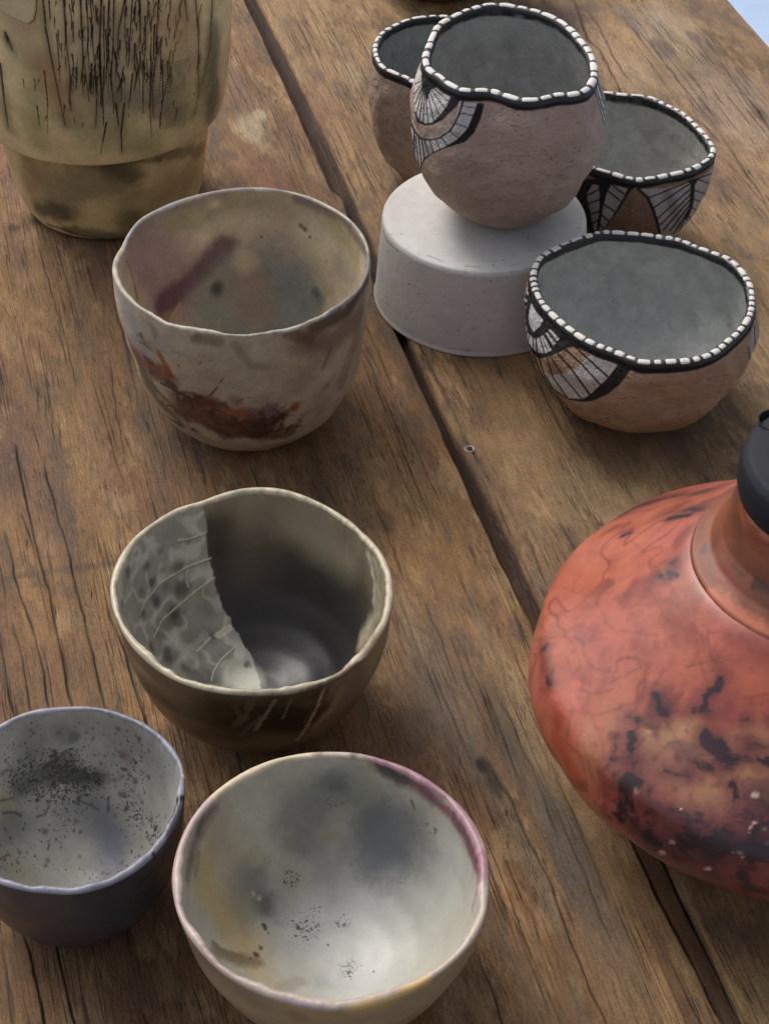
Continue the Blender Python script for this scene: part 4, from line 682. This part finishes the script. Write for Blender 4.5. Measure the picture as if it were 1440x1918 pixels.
# ---- concrete block
ST = unproj(900, 549, 0); Rt, Rb = .0722, .0788
sp_ = smooth_prof([(0, ZS), (Rt - .006, ZS), (Rt - .0012, ZS - .0004), (Rt + .0002, ZS - .003), (Rb - .001, .004), (Rb, .001), (Rb - .001, 0), (0, 0)], 240, .012)[::-1]
p = lathe_pot((ST[0], ST[1], 0), sp_, np.zeros(240, int), 420, 5, .0006)
base_col(p, (206, 204, 199), (0, 0, 0), (0, 0, 0), .05, 30, 3)
for pts, w in [([(716,420),(722,450),(745,472)], 3), ([(800,478),(830,490)], 3), ([(870,498),(900,500)], 2.5), ((733,440), 3), ((752,438), 3), ([(955,498),(975,494)], 2.5), ([(1000,470),(990,468)], 4), ([(700,500),(698,530)], 2.5), ([(840,653),(880,657)], 3), ((1030,450), 5), ((990,445), 7)]: paint(p, pts, w * .45, (120, 114, 106), st=.6, warp=1.1, wf=400, depth=.0004)
for i in range(46): paint(p, (rng.uniform(700, 985), rng.uniform(430, 640)), rng.uniform(.9, 2.2), (120, 116, 108), st=.6, warp=.9, wf=400, depth=.0005)
paint(p, (1000, 455), 26, (160, 158, 142), st=.4, soft=.8); p.aux[..., 0] = np.clip(.16 + .3 * noise(p.P - p.ctr, 60, 4), 0, .45)
p.P = p.P + p.N * p.D[..., None]
CON = pot_mat('cast_concrete', rough=.8, mscale=50, mott=.045, bump=.35, bscale=220, speck=(.16, .15, .14), sscale=650, spec=.3)
o = grid_mesh('concrete_block', p.P - p.ctr, CON, None, {'col': p.C, 'aux': p.aux}); o.location = p.ctr; o['label'] = 'pale grey round concrete block under the round clay pot'; o['category'] = 'stand'

# ---- tall carved vase top left
vc = unproj(212, 366, 0); vz = .080
low = smooth_prof([(0, 0), (.060, 0), (.066, .003), (.0695, .010), (.0745, .030), (.0815, vz - .004), (.0825, vz + .006)], 110, .04)
lowt = lathe_pot((vc[0], vc[1], 0), low, np.zeros(110, int), 420, 7, .0014)
base_col(lowt, (204, 180, 130), (0,)*3, (0,)*3, .2, 22, 9)
for pts, w, c, st in [([(110,350),(200,330)], 50, (92,84,62), .6), ([(80,390),(120,400)], 24, (64,58,48), .8), ([(200,300),(240,330)], 26, (66,60,44), .7), ([(300,290),(380,280)], 14, (70,60,42), .6), ([(50,290),(60,350)], 20, (136,112,76), .6), ([(130,430),(220,446)], 12, (78,70,50), .7), ([(250,380),(350,340)], 40, (128,104,70), .5), ([(240,420),(240,440)], 24, (88,80,52), .6), ([(60,410),(150,440),(225,452)], 3, (40,34,26), .8), ([(110,300),(200,306),(300,298)], 6, (60,52,38), .6)]: paint(lowt, pts, w, c, st=st, soft=.75, warp=.6)
upp = smooth_prof([(.0800, vz + .010), (.086, vz + .003), (.0905, vz + .001), (.0925, vz + .006), (.0960, .105), (.1000, .13), (.1030, .16), (.1055, .20), (.1080, .255), (.1075, .259), (.1045, .257), (.101, .20), (.097, .16), (.086, .120), (.068, .092), (.062, .03), (.03, .012), (0, .012)], 420, .02)
fl = np.where(np.arange(420) > 255, 2, 0)
uppt = lathe_pot((vc[0], vc[1], 0), upp, fl, 860, 8, .0016, [(-2.9, .2, 4)])
base_col(uppt, (216, 194, 146), (0,)*3, (120, 112, 90), .15, 18, 10)
uppt.C[uppt.S == 2] = A(120, 112, 90)
for pts, w, c, st in [([(50,30),(90,150)], 46, (150,128,96), .5), ([(90,130),(120,200)], 34, (164,122,78), .6), ([(60,180),(70,260)], 24, (156,148,96), .6), ([(200,60),(200,200)], 60, (124,118,100), .6), ([(330,40),(360,110)], 36, (162,128,88), .6), ([(300,130),(340,150)], 30, (150,132,98), .5), ([(220,180),(320,185)], 26, (96,94,82), .6), ([(130,230),(280,270)], 28, (154,148,98), .6), ([(340,180),(360,210)], 30, (156,150,96), .7), ([(400,60),(400,200)], 24, (82,80,70), .75), ([(380,150),(400,230)], 20, (92,86,62), .6), ([(10,200),(20,240)], 20, (148,140,96), .5), ([(290,200),(330,215)], 22, (110,104,96), .5)]: paint(uppt, pts, w, c, st=st, soft=.8, warp=.5)
gr = [([(78,-30),(92,60),(110,190),(120,235)], 2.6), ([(118,-30),(124,90),(136,170)], 2.6), ([(0,120),(8,190),(18,240)], 3.4), ([(150,-30),(155,110),(170,190)], 2.2), ([(192,-30),(188,80),(188,200)], 3.4), ([(240,-30),(225,60),(218,150)], 2.6), ([(215,-30),(212,100),(210,160)], 2.2), ([(262,-30),(262,80),(248,110)], 2.6), ([(300,-30),(298,60),(292,100)], 2.8), ([(275,-30),(285,60)], 2.4), ([(365,-30),(374,70),(372,180),(365,215)], 2.6), ([(400,-30),(392,90),(380,160)], 2.6), ([(434,10),(432,60),(428,110)], 3.2), ([(262,125),(250,170)], 2.4), ([(232,150),(222,175)], 2.2), ([(218,195),(224,235)], 2.2), ([(234,195),(230,250),(228,285)], 2.2), ([(70,200),(73,235)], 1.6), ([(200,230),(185,290)], 1.8), ([(160,-30),(165,70),(160,110)], 2), ([(14,70),(24,95)], 3), ([(10,62),(14,80)], 3), ([(205,0),(200,160)], 2.0), ([(250,-20),(240,100)], 2.0), ([(345,-20),(350,40)], 2.2), ([(172,120),(172,170)], 2)]
for i in range(130):
    u = rng.uniform(60, 430) if i < 40 else rng.uniform(130, 330); v = rng.uniform(-30, 150); l = rng.uniform(14, 120 if i % 3 == 0 else 40); k = (u - 215) * -.0003
    gr.append(([(u, v), (u + l * k + rng.uniform(-3, 3), v + l * .5), (u + 2 * l * k, v + l)], rng.uniform(1.0, 2.2)))
for i in range(70):
    u = rng.normal(235, 95); v = rng.uniform(-20, 230); l = rng.uniform(5, 26); gr.append(([(u, v), (u - 1, v + l)], rng.uniform(.9, 1.6)))
for pts, w in gr:
    pts = [(a + (rng.normal() * 2.0 if j else 0), b) for j, (a, b) in enumerate(pts)]
    paint(uppt, pts, w * .85, (38, 27, 18), st=.95, soft=.55, warp=.45, wf=160, depth=.0011, taper=True)
    if w > 2: paint(uppt, pts, w * 3, (110, 92, 62), st=.35, soft=.9, warp=.5)
for i in range(11): v = 116 + i * 5.5; paint(uppt, [(262 + i * 2, v + 12), (300, v + 8), (355 - i, v - 6)], 1.3, (98, 90, 66), st=.6, soft=.6, depth=.0003, warp=.2)
for i in range(8): v = 196 + i * 5; paint(uppt, [(300, v + 10), (350, v + 2)], 1.2, (104, 98, 70), st=.5, soft=.6, depth=.0003, warp=.2)
VM = pot_mat('carved_wood_ash_clay', rough=.6, mscale=50, mott=.16, bump=.35, bscale=200, spec=.35, sscale=500)
for q in (lowt, uppt): pass
vase = thing('carved_vase', tuple(lowt.ctr), 'tall olive and cream vase with dark vertical cracks carved above its base', 'vase')
grid_mesh('base', lowt.P + lowt.N * lowt.D[..., None] - lowt.ctr, VM, vase, {'col': lowt.C, 'aux': lowt.aux})
grid_mesh('body', uppt.P + uppt.N * uppt.D[..., None] - uppt.ctr, VM, vase, {'col': uppt.C, 'aux': uppt.aux})
# the clay flap laid over the upper wall
fp = [(-30,-60),(60,-60),(72,-20),(70,20),(66,38),(56,46),(40,40),(16,28),(-10,14),(-34,0)]
def on_surface(p, poly, lift, n=15):
    Q = np.array(poly, float); c = Q.mean(0); rows = []
    for k in range(n):
        f = k / (n - 1); row = []
        for q in np.concatenate([Q + (np.roll(Q, -1, 0) - Q) * j / 4 for j in range(4)]).reshape(4, len(Q), 2).transpose(1, 0, 2).reshape(-1, 2):
            h = hit(p, *(c + (q - c) * f)); nn = h[0] - p.ctr; nn[2] = 0; nn /= np.linalg.norm(nn); row.append(h[0] + nn * lift * math.sqrt(max(0, 1 - f ** 8)))
        rows.append(row)
    return np.array(rows)
fp_m = on_surface(uppt, fp, .0022)
ff = np.zeros_like(fp_m); ff[:] = A(196, 178, 138); ff *= (1 + .2 * fbm(fp_m, 40, 3, 3))[..., None]; fe = np.arange(15)[:, None] * np.ones(fp_m.shape[1]); ff = mixc(ff, A(60, 48, 34), sstep(12.6, 14, fe))
grid_mesh('clay_flap', fp_m[::-1] - uppt.ctr, VM, vase, {'col': ff[::-1], 'aux': ff * 0})

# ---- big red jug at the right
jc = np.array([.2178, .6747, 0.0]); JR = .1414; nk = .160; nkR = .0664; zw = .0752
bodyp = smooth_prof([(0, 0), (.41 * JR, 0), (.55 * JR, .06 * zw), (.70 * JR, .3 * zw), (.875 * JR, .6 * zw), (.985 * JR, .85 * zw), (JR, zw), (.965 * JR, zw + .25 * (nk - zw)), (.79 * JR, zw + .5 * (nk - zw)), (.65 * JR, zw + .72 * (nk - zw)), (.55 * JR, zw + .88 * (nk - zw)), (nkR, nk), (nkR - .006, nk + .002)], 300, .07)
jb = lathe_pot((jc[0], jc[1], 0), bodyp, np.zeros(300, int), 800, 9, .0015, [(-3.15, -1.2, 4), (2.2, 3.15, 4)])
base_col(jb, (164, 86, 70), (0,)*3, (0,)*3, .0, 10, 1)
X = jb.P - jb.ctr; wv = X + .012 * np.stack([fbm(X, 25, 1, 3), fbm(X, 25, 2, 3), fbm(X, 25, 3, 3)], -1)
n1 = fbm(wv, 14, 41, 4); n2 = fbm(wv, 45, 42, 4); n3 = fbm(wv, 150, 43, 3)
jb.C = mixc(jb.C, A(170, 94, 70), np.clip(n1 * 1.2, 0, .8)); jb.C = mixc(jb.C, A(134, 60, 54), np.clip(-n1 * 1.2, 0, .8)); jb.C = mixc(jb.C, A(106, 42, 38), np.clip(n2 * 1.3 - .2, 0, .6)); jb.C *= (1 + .10 * n3)[..., None]
vn = np.abs(fbm(wv, 20, 55, 3)); jb.C = mixc(jb.C, A(112, 46, 40), (1 - sstep(0, .07, vn)) * .7 * sstep(-.3, .3, n1))
def jp(pts, w, c=None, st=.9, soft=.35, warp=.75, wf=None, **k):
    if c is None or (sum(c) < 215 and w > 6): paint(jb, pts, w * 1.25, (0, 0, 0), st=1, soft=.9, warp=.6, keep=True, aux={1: .92 if c is None else .75}); paint(jb, pts, w * 2.0, (104, 52, 50), st=.55, soft=.8, warp=.8)
    if c is None: c, st = (92, 46, 46), .5
    paint(jb, pts, w * (1.2 if sum(c) < 215 else 1), c, st=st if sum(c) > 215 else st * .5, soft=max(soft, .6), warp=warp, wf=wf, **k)
jp([(1130,1380),(1230,1400),(1330,1450),(1430,1440)], 70, (160,114,84), .75, .7); jp([(1220,1370),(1290,1360)], 22, (178,140,96), .7, .6); jp([(1150,1400),(1110,1340)], 40, (162,90,64), .6, .8); jp([(1290,1450),(1330,1510)], 46, (166,118,88), .7, .7); jp([(1380,1450),(1430,1440)], 24, (180,128,84), .7, .6)
jp([(1200,1400),(1200,1480)], 45, (142,96,82), .5, .8); jp([(1040,1060),(1090,1100)], 40, (160,80,54), .5, .8); jp([(1045,1340),(1040,1380),(1070,1440)], 20, (150,62,44), .7, .5); jp([(1390,1280),(1430,1300)], 30, (186,96,66), .5, .8)
jp([(1150,970),(1200,945),(1260,930),(1330,918)], 15, (74,56,48), .9, .5, .4); jp([(1275,955),(1330,952)], 12, (64,50,46)); jp([(1250,972),(1290,965)], 7); jp((1081,1024), 8); jp([(1165,1003),(1180,998)], 6); jp((1262,1054), 13, (60,46,44)); jp([(1228,1078),(1265,1080)], 8, (66,46,44)); jp((1252,1078), 10, (56,42,40)); jp([(1313,1000),(1318,1015)], 12, (96,72,66), .6, .6)
jp([(1270,1100),(1290,1125)], 26, (158,98,76), .6, .8); jp([(1085,1180),(1105,1190)], 22, (120,54,52), .6, .8); jp([(1018,1215),(1028,1280)], 13, (98,52,44), .75, .7); jp([(1035,1255),(1030,1285)], 5, (64,40,38), .8); jp([(1025,1080),(1045,1050),(1060,1030)], 4, (110,50,40), .6)
jp([(1225,1300),(1245,1335)], 12); jp([(1230,1310),(1240,1325)], 17, (70,48,56), .8); jp([(1350,1275),(1340,1290),(1322,1305),(1318,1325),(1300,1330)], 9); jp((1322,1330), 15); jp((1393,1348), 9); jp((1440,1350), 7); jp([(1175,1342),(1192,1348)], 8); jp([(1200,1350),(1222,1362)], 8); jp([(1320,1382),(1345,1405),(1372,1425)], 15); jp([(1385,1420),(1440,1428)], 9); jp([(1405,1395),(1440,1400)], 8); jp([(1350,1395),(1360,1430)], 12, (64,48,56))
jp([(1155,1380),(1145,1420),(1190,1425)], 8, (86,46,46), .8); jp([(1180,1375),(1183,1400)], 10); jp([(1183,1430),(1178,1480)], 11); jp([(1176,1470),(1180,1530),(1215,1575)], 30); jp([(1290,1590),(1440,1590)], 34); jp([(1340,1690),(1440,1700)], 30); jp([(1195,1560),(1230,1590),(1270,1608)], 20, (46,34,38)); jp([(1215,1520),(1250,1520)], 12, (70,40,42)); jp([(1240,1570),(1280,1560)], 12, (60,40,42)); jp([(1125,1450),(1140,1490),(1130,1520)], 12, (124,52,46), .7)
jp([(1290,1540),(1350,1560),(1430,1545)], 28, (82,44,48), .85); jp([(1330,1590),(1420,1580)], 28, (58,38,44)); jp([(1310,1580),(1345,1620)], 16, (56,36,42)); jp([(1300,1640),(1370,1650),(1430,1670)], 14, (70,40,42)); jp([(1420,1495),(1450,1530)], 22, (70,46,52)); jp([(1370,1470),(1378,1492)], 8); jp((1380,1455), 6); jp([(1290,1425),(1325,1440)], 9, (74,48,50)); jp([(1260,1395),(1300,1400)], 12, (92,66,66), .6); jp([(1250,1445),(1290,1455)], 9, (92,62,60), .6)
jp([(1420,1620),(1440,1640)], 18, (120,58,50)); jp([(1290,1690),(1440,1720)], 20, (90,46,44)); jp([(1390,1640),(1400,1690)], 12)
for a_, b_, v_ in [([(1160,1370),(1300,1400),(1440,1420)], 40, .42), ([(1200,1500),(1320,1500),(1440,1480)], 60, .40), ([(1180,1540),(1300,1600),(1440,1620)], 70, .70), ([(1200,1660),(1320,1720),(1440,1740)], 60, .7), ([(1200,1420),(1320,1420)], 50, .5), ([(1290,1540),(1440,1560)], 50, .72), ([(1060,1250),(1120,1380),(1160,1480)], 50, .28), ([(1100,1000),(1200,1080),(1300,1200)], 90, .20), ([(1300,930),(1200,945)], 30, .5)]: paint(jb, a_, b_, (0, 0, 0), soft=.9, warp=.4, keep=True, aux={1: v_})
for i in range(90):
    u = rng.uniform(1010, 1440); v = rng.uniform(1020, 1500); jp([(u, v), (u + rng.uniform(-9, 9), v + rng.uniform(-14, 14))], rng.uniform(1.2, 3.2), (92, 40, 38), .55, .8, 1.2, 150)
for pts in ([(1010,1290),(1060,1330),(1120,1340),(1200,1310),(1260,1240)], [(1050,1100),(1110,1120),(1150,1180),(1230,1190)], [(1000,1200),(1060,1190),(1110,1240),(1100,1320),(1130,1400)], [(1180,1010),(1230,1060),(1290,1150),(1350,1200),(1440,1230)], [(1100,1480),(1090,1420),(1060,1390),(1070,1330)], [(1300,1200),(1320,1270),(1380,1310),(1440,1300)], [(1140,1240),(1190,1230),(1210,1270),(1190,1330)], [(1060,1180),(1090,1250),(1150,1260),(1170,1200),(1130,1160)]): jp(pts, 2.2, (98, 42, 38), .6, .8, 1.1, 90); jp([(a + 8, b + 6) for a, b in pts], 5, (168, 88, 62), .35, .9, .9, 60)
for i in range(60):
    u = rng.uniform(1110, 1440); v = rng.uniform(1300, 1650)
    if v < 1350 + (u - 1100) * -.05 and rng.random() < .6: continue
    jp((u, v), rng.uniform(2.5, 7), (60, 38, 42) if rng.random() < .88 else (186, 140, 108), .8, .4, 1.0)
for (u, v, r) in [(1412,1542,5),(1428,1552,5),(1405,1550,3.5),(1403,1560,3),(1437,1580,7),(1258,1578,6),(1240,1598,7),(1325,1628,8),(1385,1598,6),(1390,1605,4),(1345,1595,3),(1275,1516,3),(1415,1490,8),(1372,1596,4)]: jp([(u - r * .4, v), (u + r * .4, v)], r * .6, (206, 178, 160), .85, .5, .6, depth=-.0003)
for pts in ([(1215,1100),(1240,1150),(1260,1175)], [(1120,1290),(1160,1270),(1200,1250)], [(1060,1230),(1080,1290),(1110,1300),(1150,1290)], [(1285,1250),(1340,1235),(1375,1225)], [(1240,1340),(1300,1440),(1380,1440)], [(1090,1390),(1110,1460),(1130,1500)]): jp(pts, 1.8, (92,44,38), .6, .6, .9, 120)
jn = smooth_prof([(nkR - .0004, nk - .0022), (nkR - .0012, nk + .0022), (nkR - .003, nk + .0035), (nkR - .010, nk + .009), (.0520, nk + .018), (.0490, nk + .030), (.0475, nk + .042), (.047, nk + .052)], 110, .05)
jt = lathe_pot((jc[0], jc[1], 0), jn, np.zeros(110, int), 420, 11, .0010)
base_col(jt, (122, 70, 48), (0,)*3, (0,)*3, .0, 10, 1); X = jt.P - jt.ctr; wv = X + .01 * np.stack([fbm(X, 30, 1, 3), fbm(X, 30, 2, 3), fbm(X, 30, 3, 3)], -1); n1 = fbm(wv, (30, 30, 50), 61, 4)
jt.C = mixc(jt.C, A(142, 78, 56), np.clip(n1, 0, .7)); jt.C = mixc(jt.C, A(92, 48, 36), np.clip(-n1 * 1.3, 0, .75))
for pts, w, c, st in [([(1330,1110),(1380,1150),(1430,1185)], 16, (192,112,84), .7), ([(1350,1060),(1375,1100),(1400,1130)], 8, (120,56,42), .7), ([(1374,1060),(1388,1075)], 6, (92,70,40), .8), ([(1425,1095),(1440,1105)], 10, (62,52,42), .85), ([(1408,1100),(1415,1085)], 5, (70,44,32), .8), ([(1385,950),(1390,975)], 10, (150,72,50), .7), ([(1330,1030),(1345,1000)], 10, (104,64,54), .7), ([(1400,960),(1440,1010)], 10, (186,116,96), .6), ([(1405,1000),(1410,1015),(1440,1020)], 5, (124,56,46), .7), ([(1320,1020),(1316,1035)], 5, (70,54,60), .7)]: paint(jt, pts, w, c, st=st, soft=.6, warp=.7)
JM = pot_mat('burnished_red_clay', rough=.36, mscale=70, mott=.18, bump=.14, bscale=160, coat=.6, crough=.30, sscale=500, scorch=((.024, .013, .017), 90, 8))
jug = thing('red_jug', tuple(jb.ctr), 'big round red jug with black scorch marks and a black lid', 'jug')
grid_mesh('body', jb.P + jb.N * jb.D[..., None] - jb.ctr, JM, jug, {'col': jb.C, 'aux': jb.aux})
grid_mesh('neck', jt.P - jt.ctr, JM, jug, {'col': jt.C, 'aux': jt.aux})
BM = plain_mat('matt_black_clay', (0.014, 0.016, 0.021), .6, .12, 120, .08, spec=.16)
zt = .205
cp = smooth_prof([(.0465, zt - .004), (.0478, zt + .001), (.0488, zt + .006), (.0486, zt + .013), (.0475, zt + .0175), (.0445, zt + .0205), (.036, zt + .0225), (.020, zt + .0235), (0, zt + .024)], 90, .06)
P = np.array([[[r * math.cos(a), r * math.sin(a), z] for a in np.linspace(-np.pi, np.pi, 160, endpoint=False)] for r, z in cp]); lid = grid_mesh('lid', P, BM, jug)
so = unproj(1452, 790, .226) - np.array([jc[0], jc[1], 0])
cp = smooth_prof([(.0070, zt - .004), (.0072, zt + .010), (.0080, zt + .018), (.0088, zt + .022), (.0084, zt + .0226), (.0070, zt + .018), (.0060, zt + .010), (.0058, zt - .004)], 50, .05)
P = np.array([[[so[0] + r * math.cos(a), so[1] + r * math.sin(a), z] for a in np.linspace(-np.pi, np.pi, 48, endpoint=False)] for r, z in cp]); grid_mesh('spout', P, BM, lid)

# ---- terracotta pot at the top edge
tc = unproj(822, -34, 0)
tp = smooth_prof([(0, 0), (.035, 0), (.048, .004), (.066, .03), (.074, .06), (.070, .09), (.055, .115), (.045, .125), (.042, .125), (.05, .112), (.066, .088), (.070, .06), (.06, .03), (0, .008)], 140, .05)
p = lathe_pot((tc[0], tc[1], 0), tp, np.zeros(140, int), 200, 12, .001); base_col(p, (104, 52, 34), (0,)*3, (0,)*3, .25, 30, 4)
o = grid_mesh('terracotta_pot', p.P - p.ctr, JM, None, {'col': p.C, 'aux': p.aux}); o.location = p.ctr; o['label'] = 'dark reddish pot just showing at the top edge'; o['category'] = 'pot'
print('TRIS', sum(len(me.polygons) * 2 for me in bpy.data.meshes))
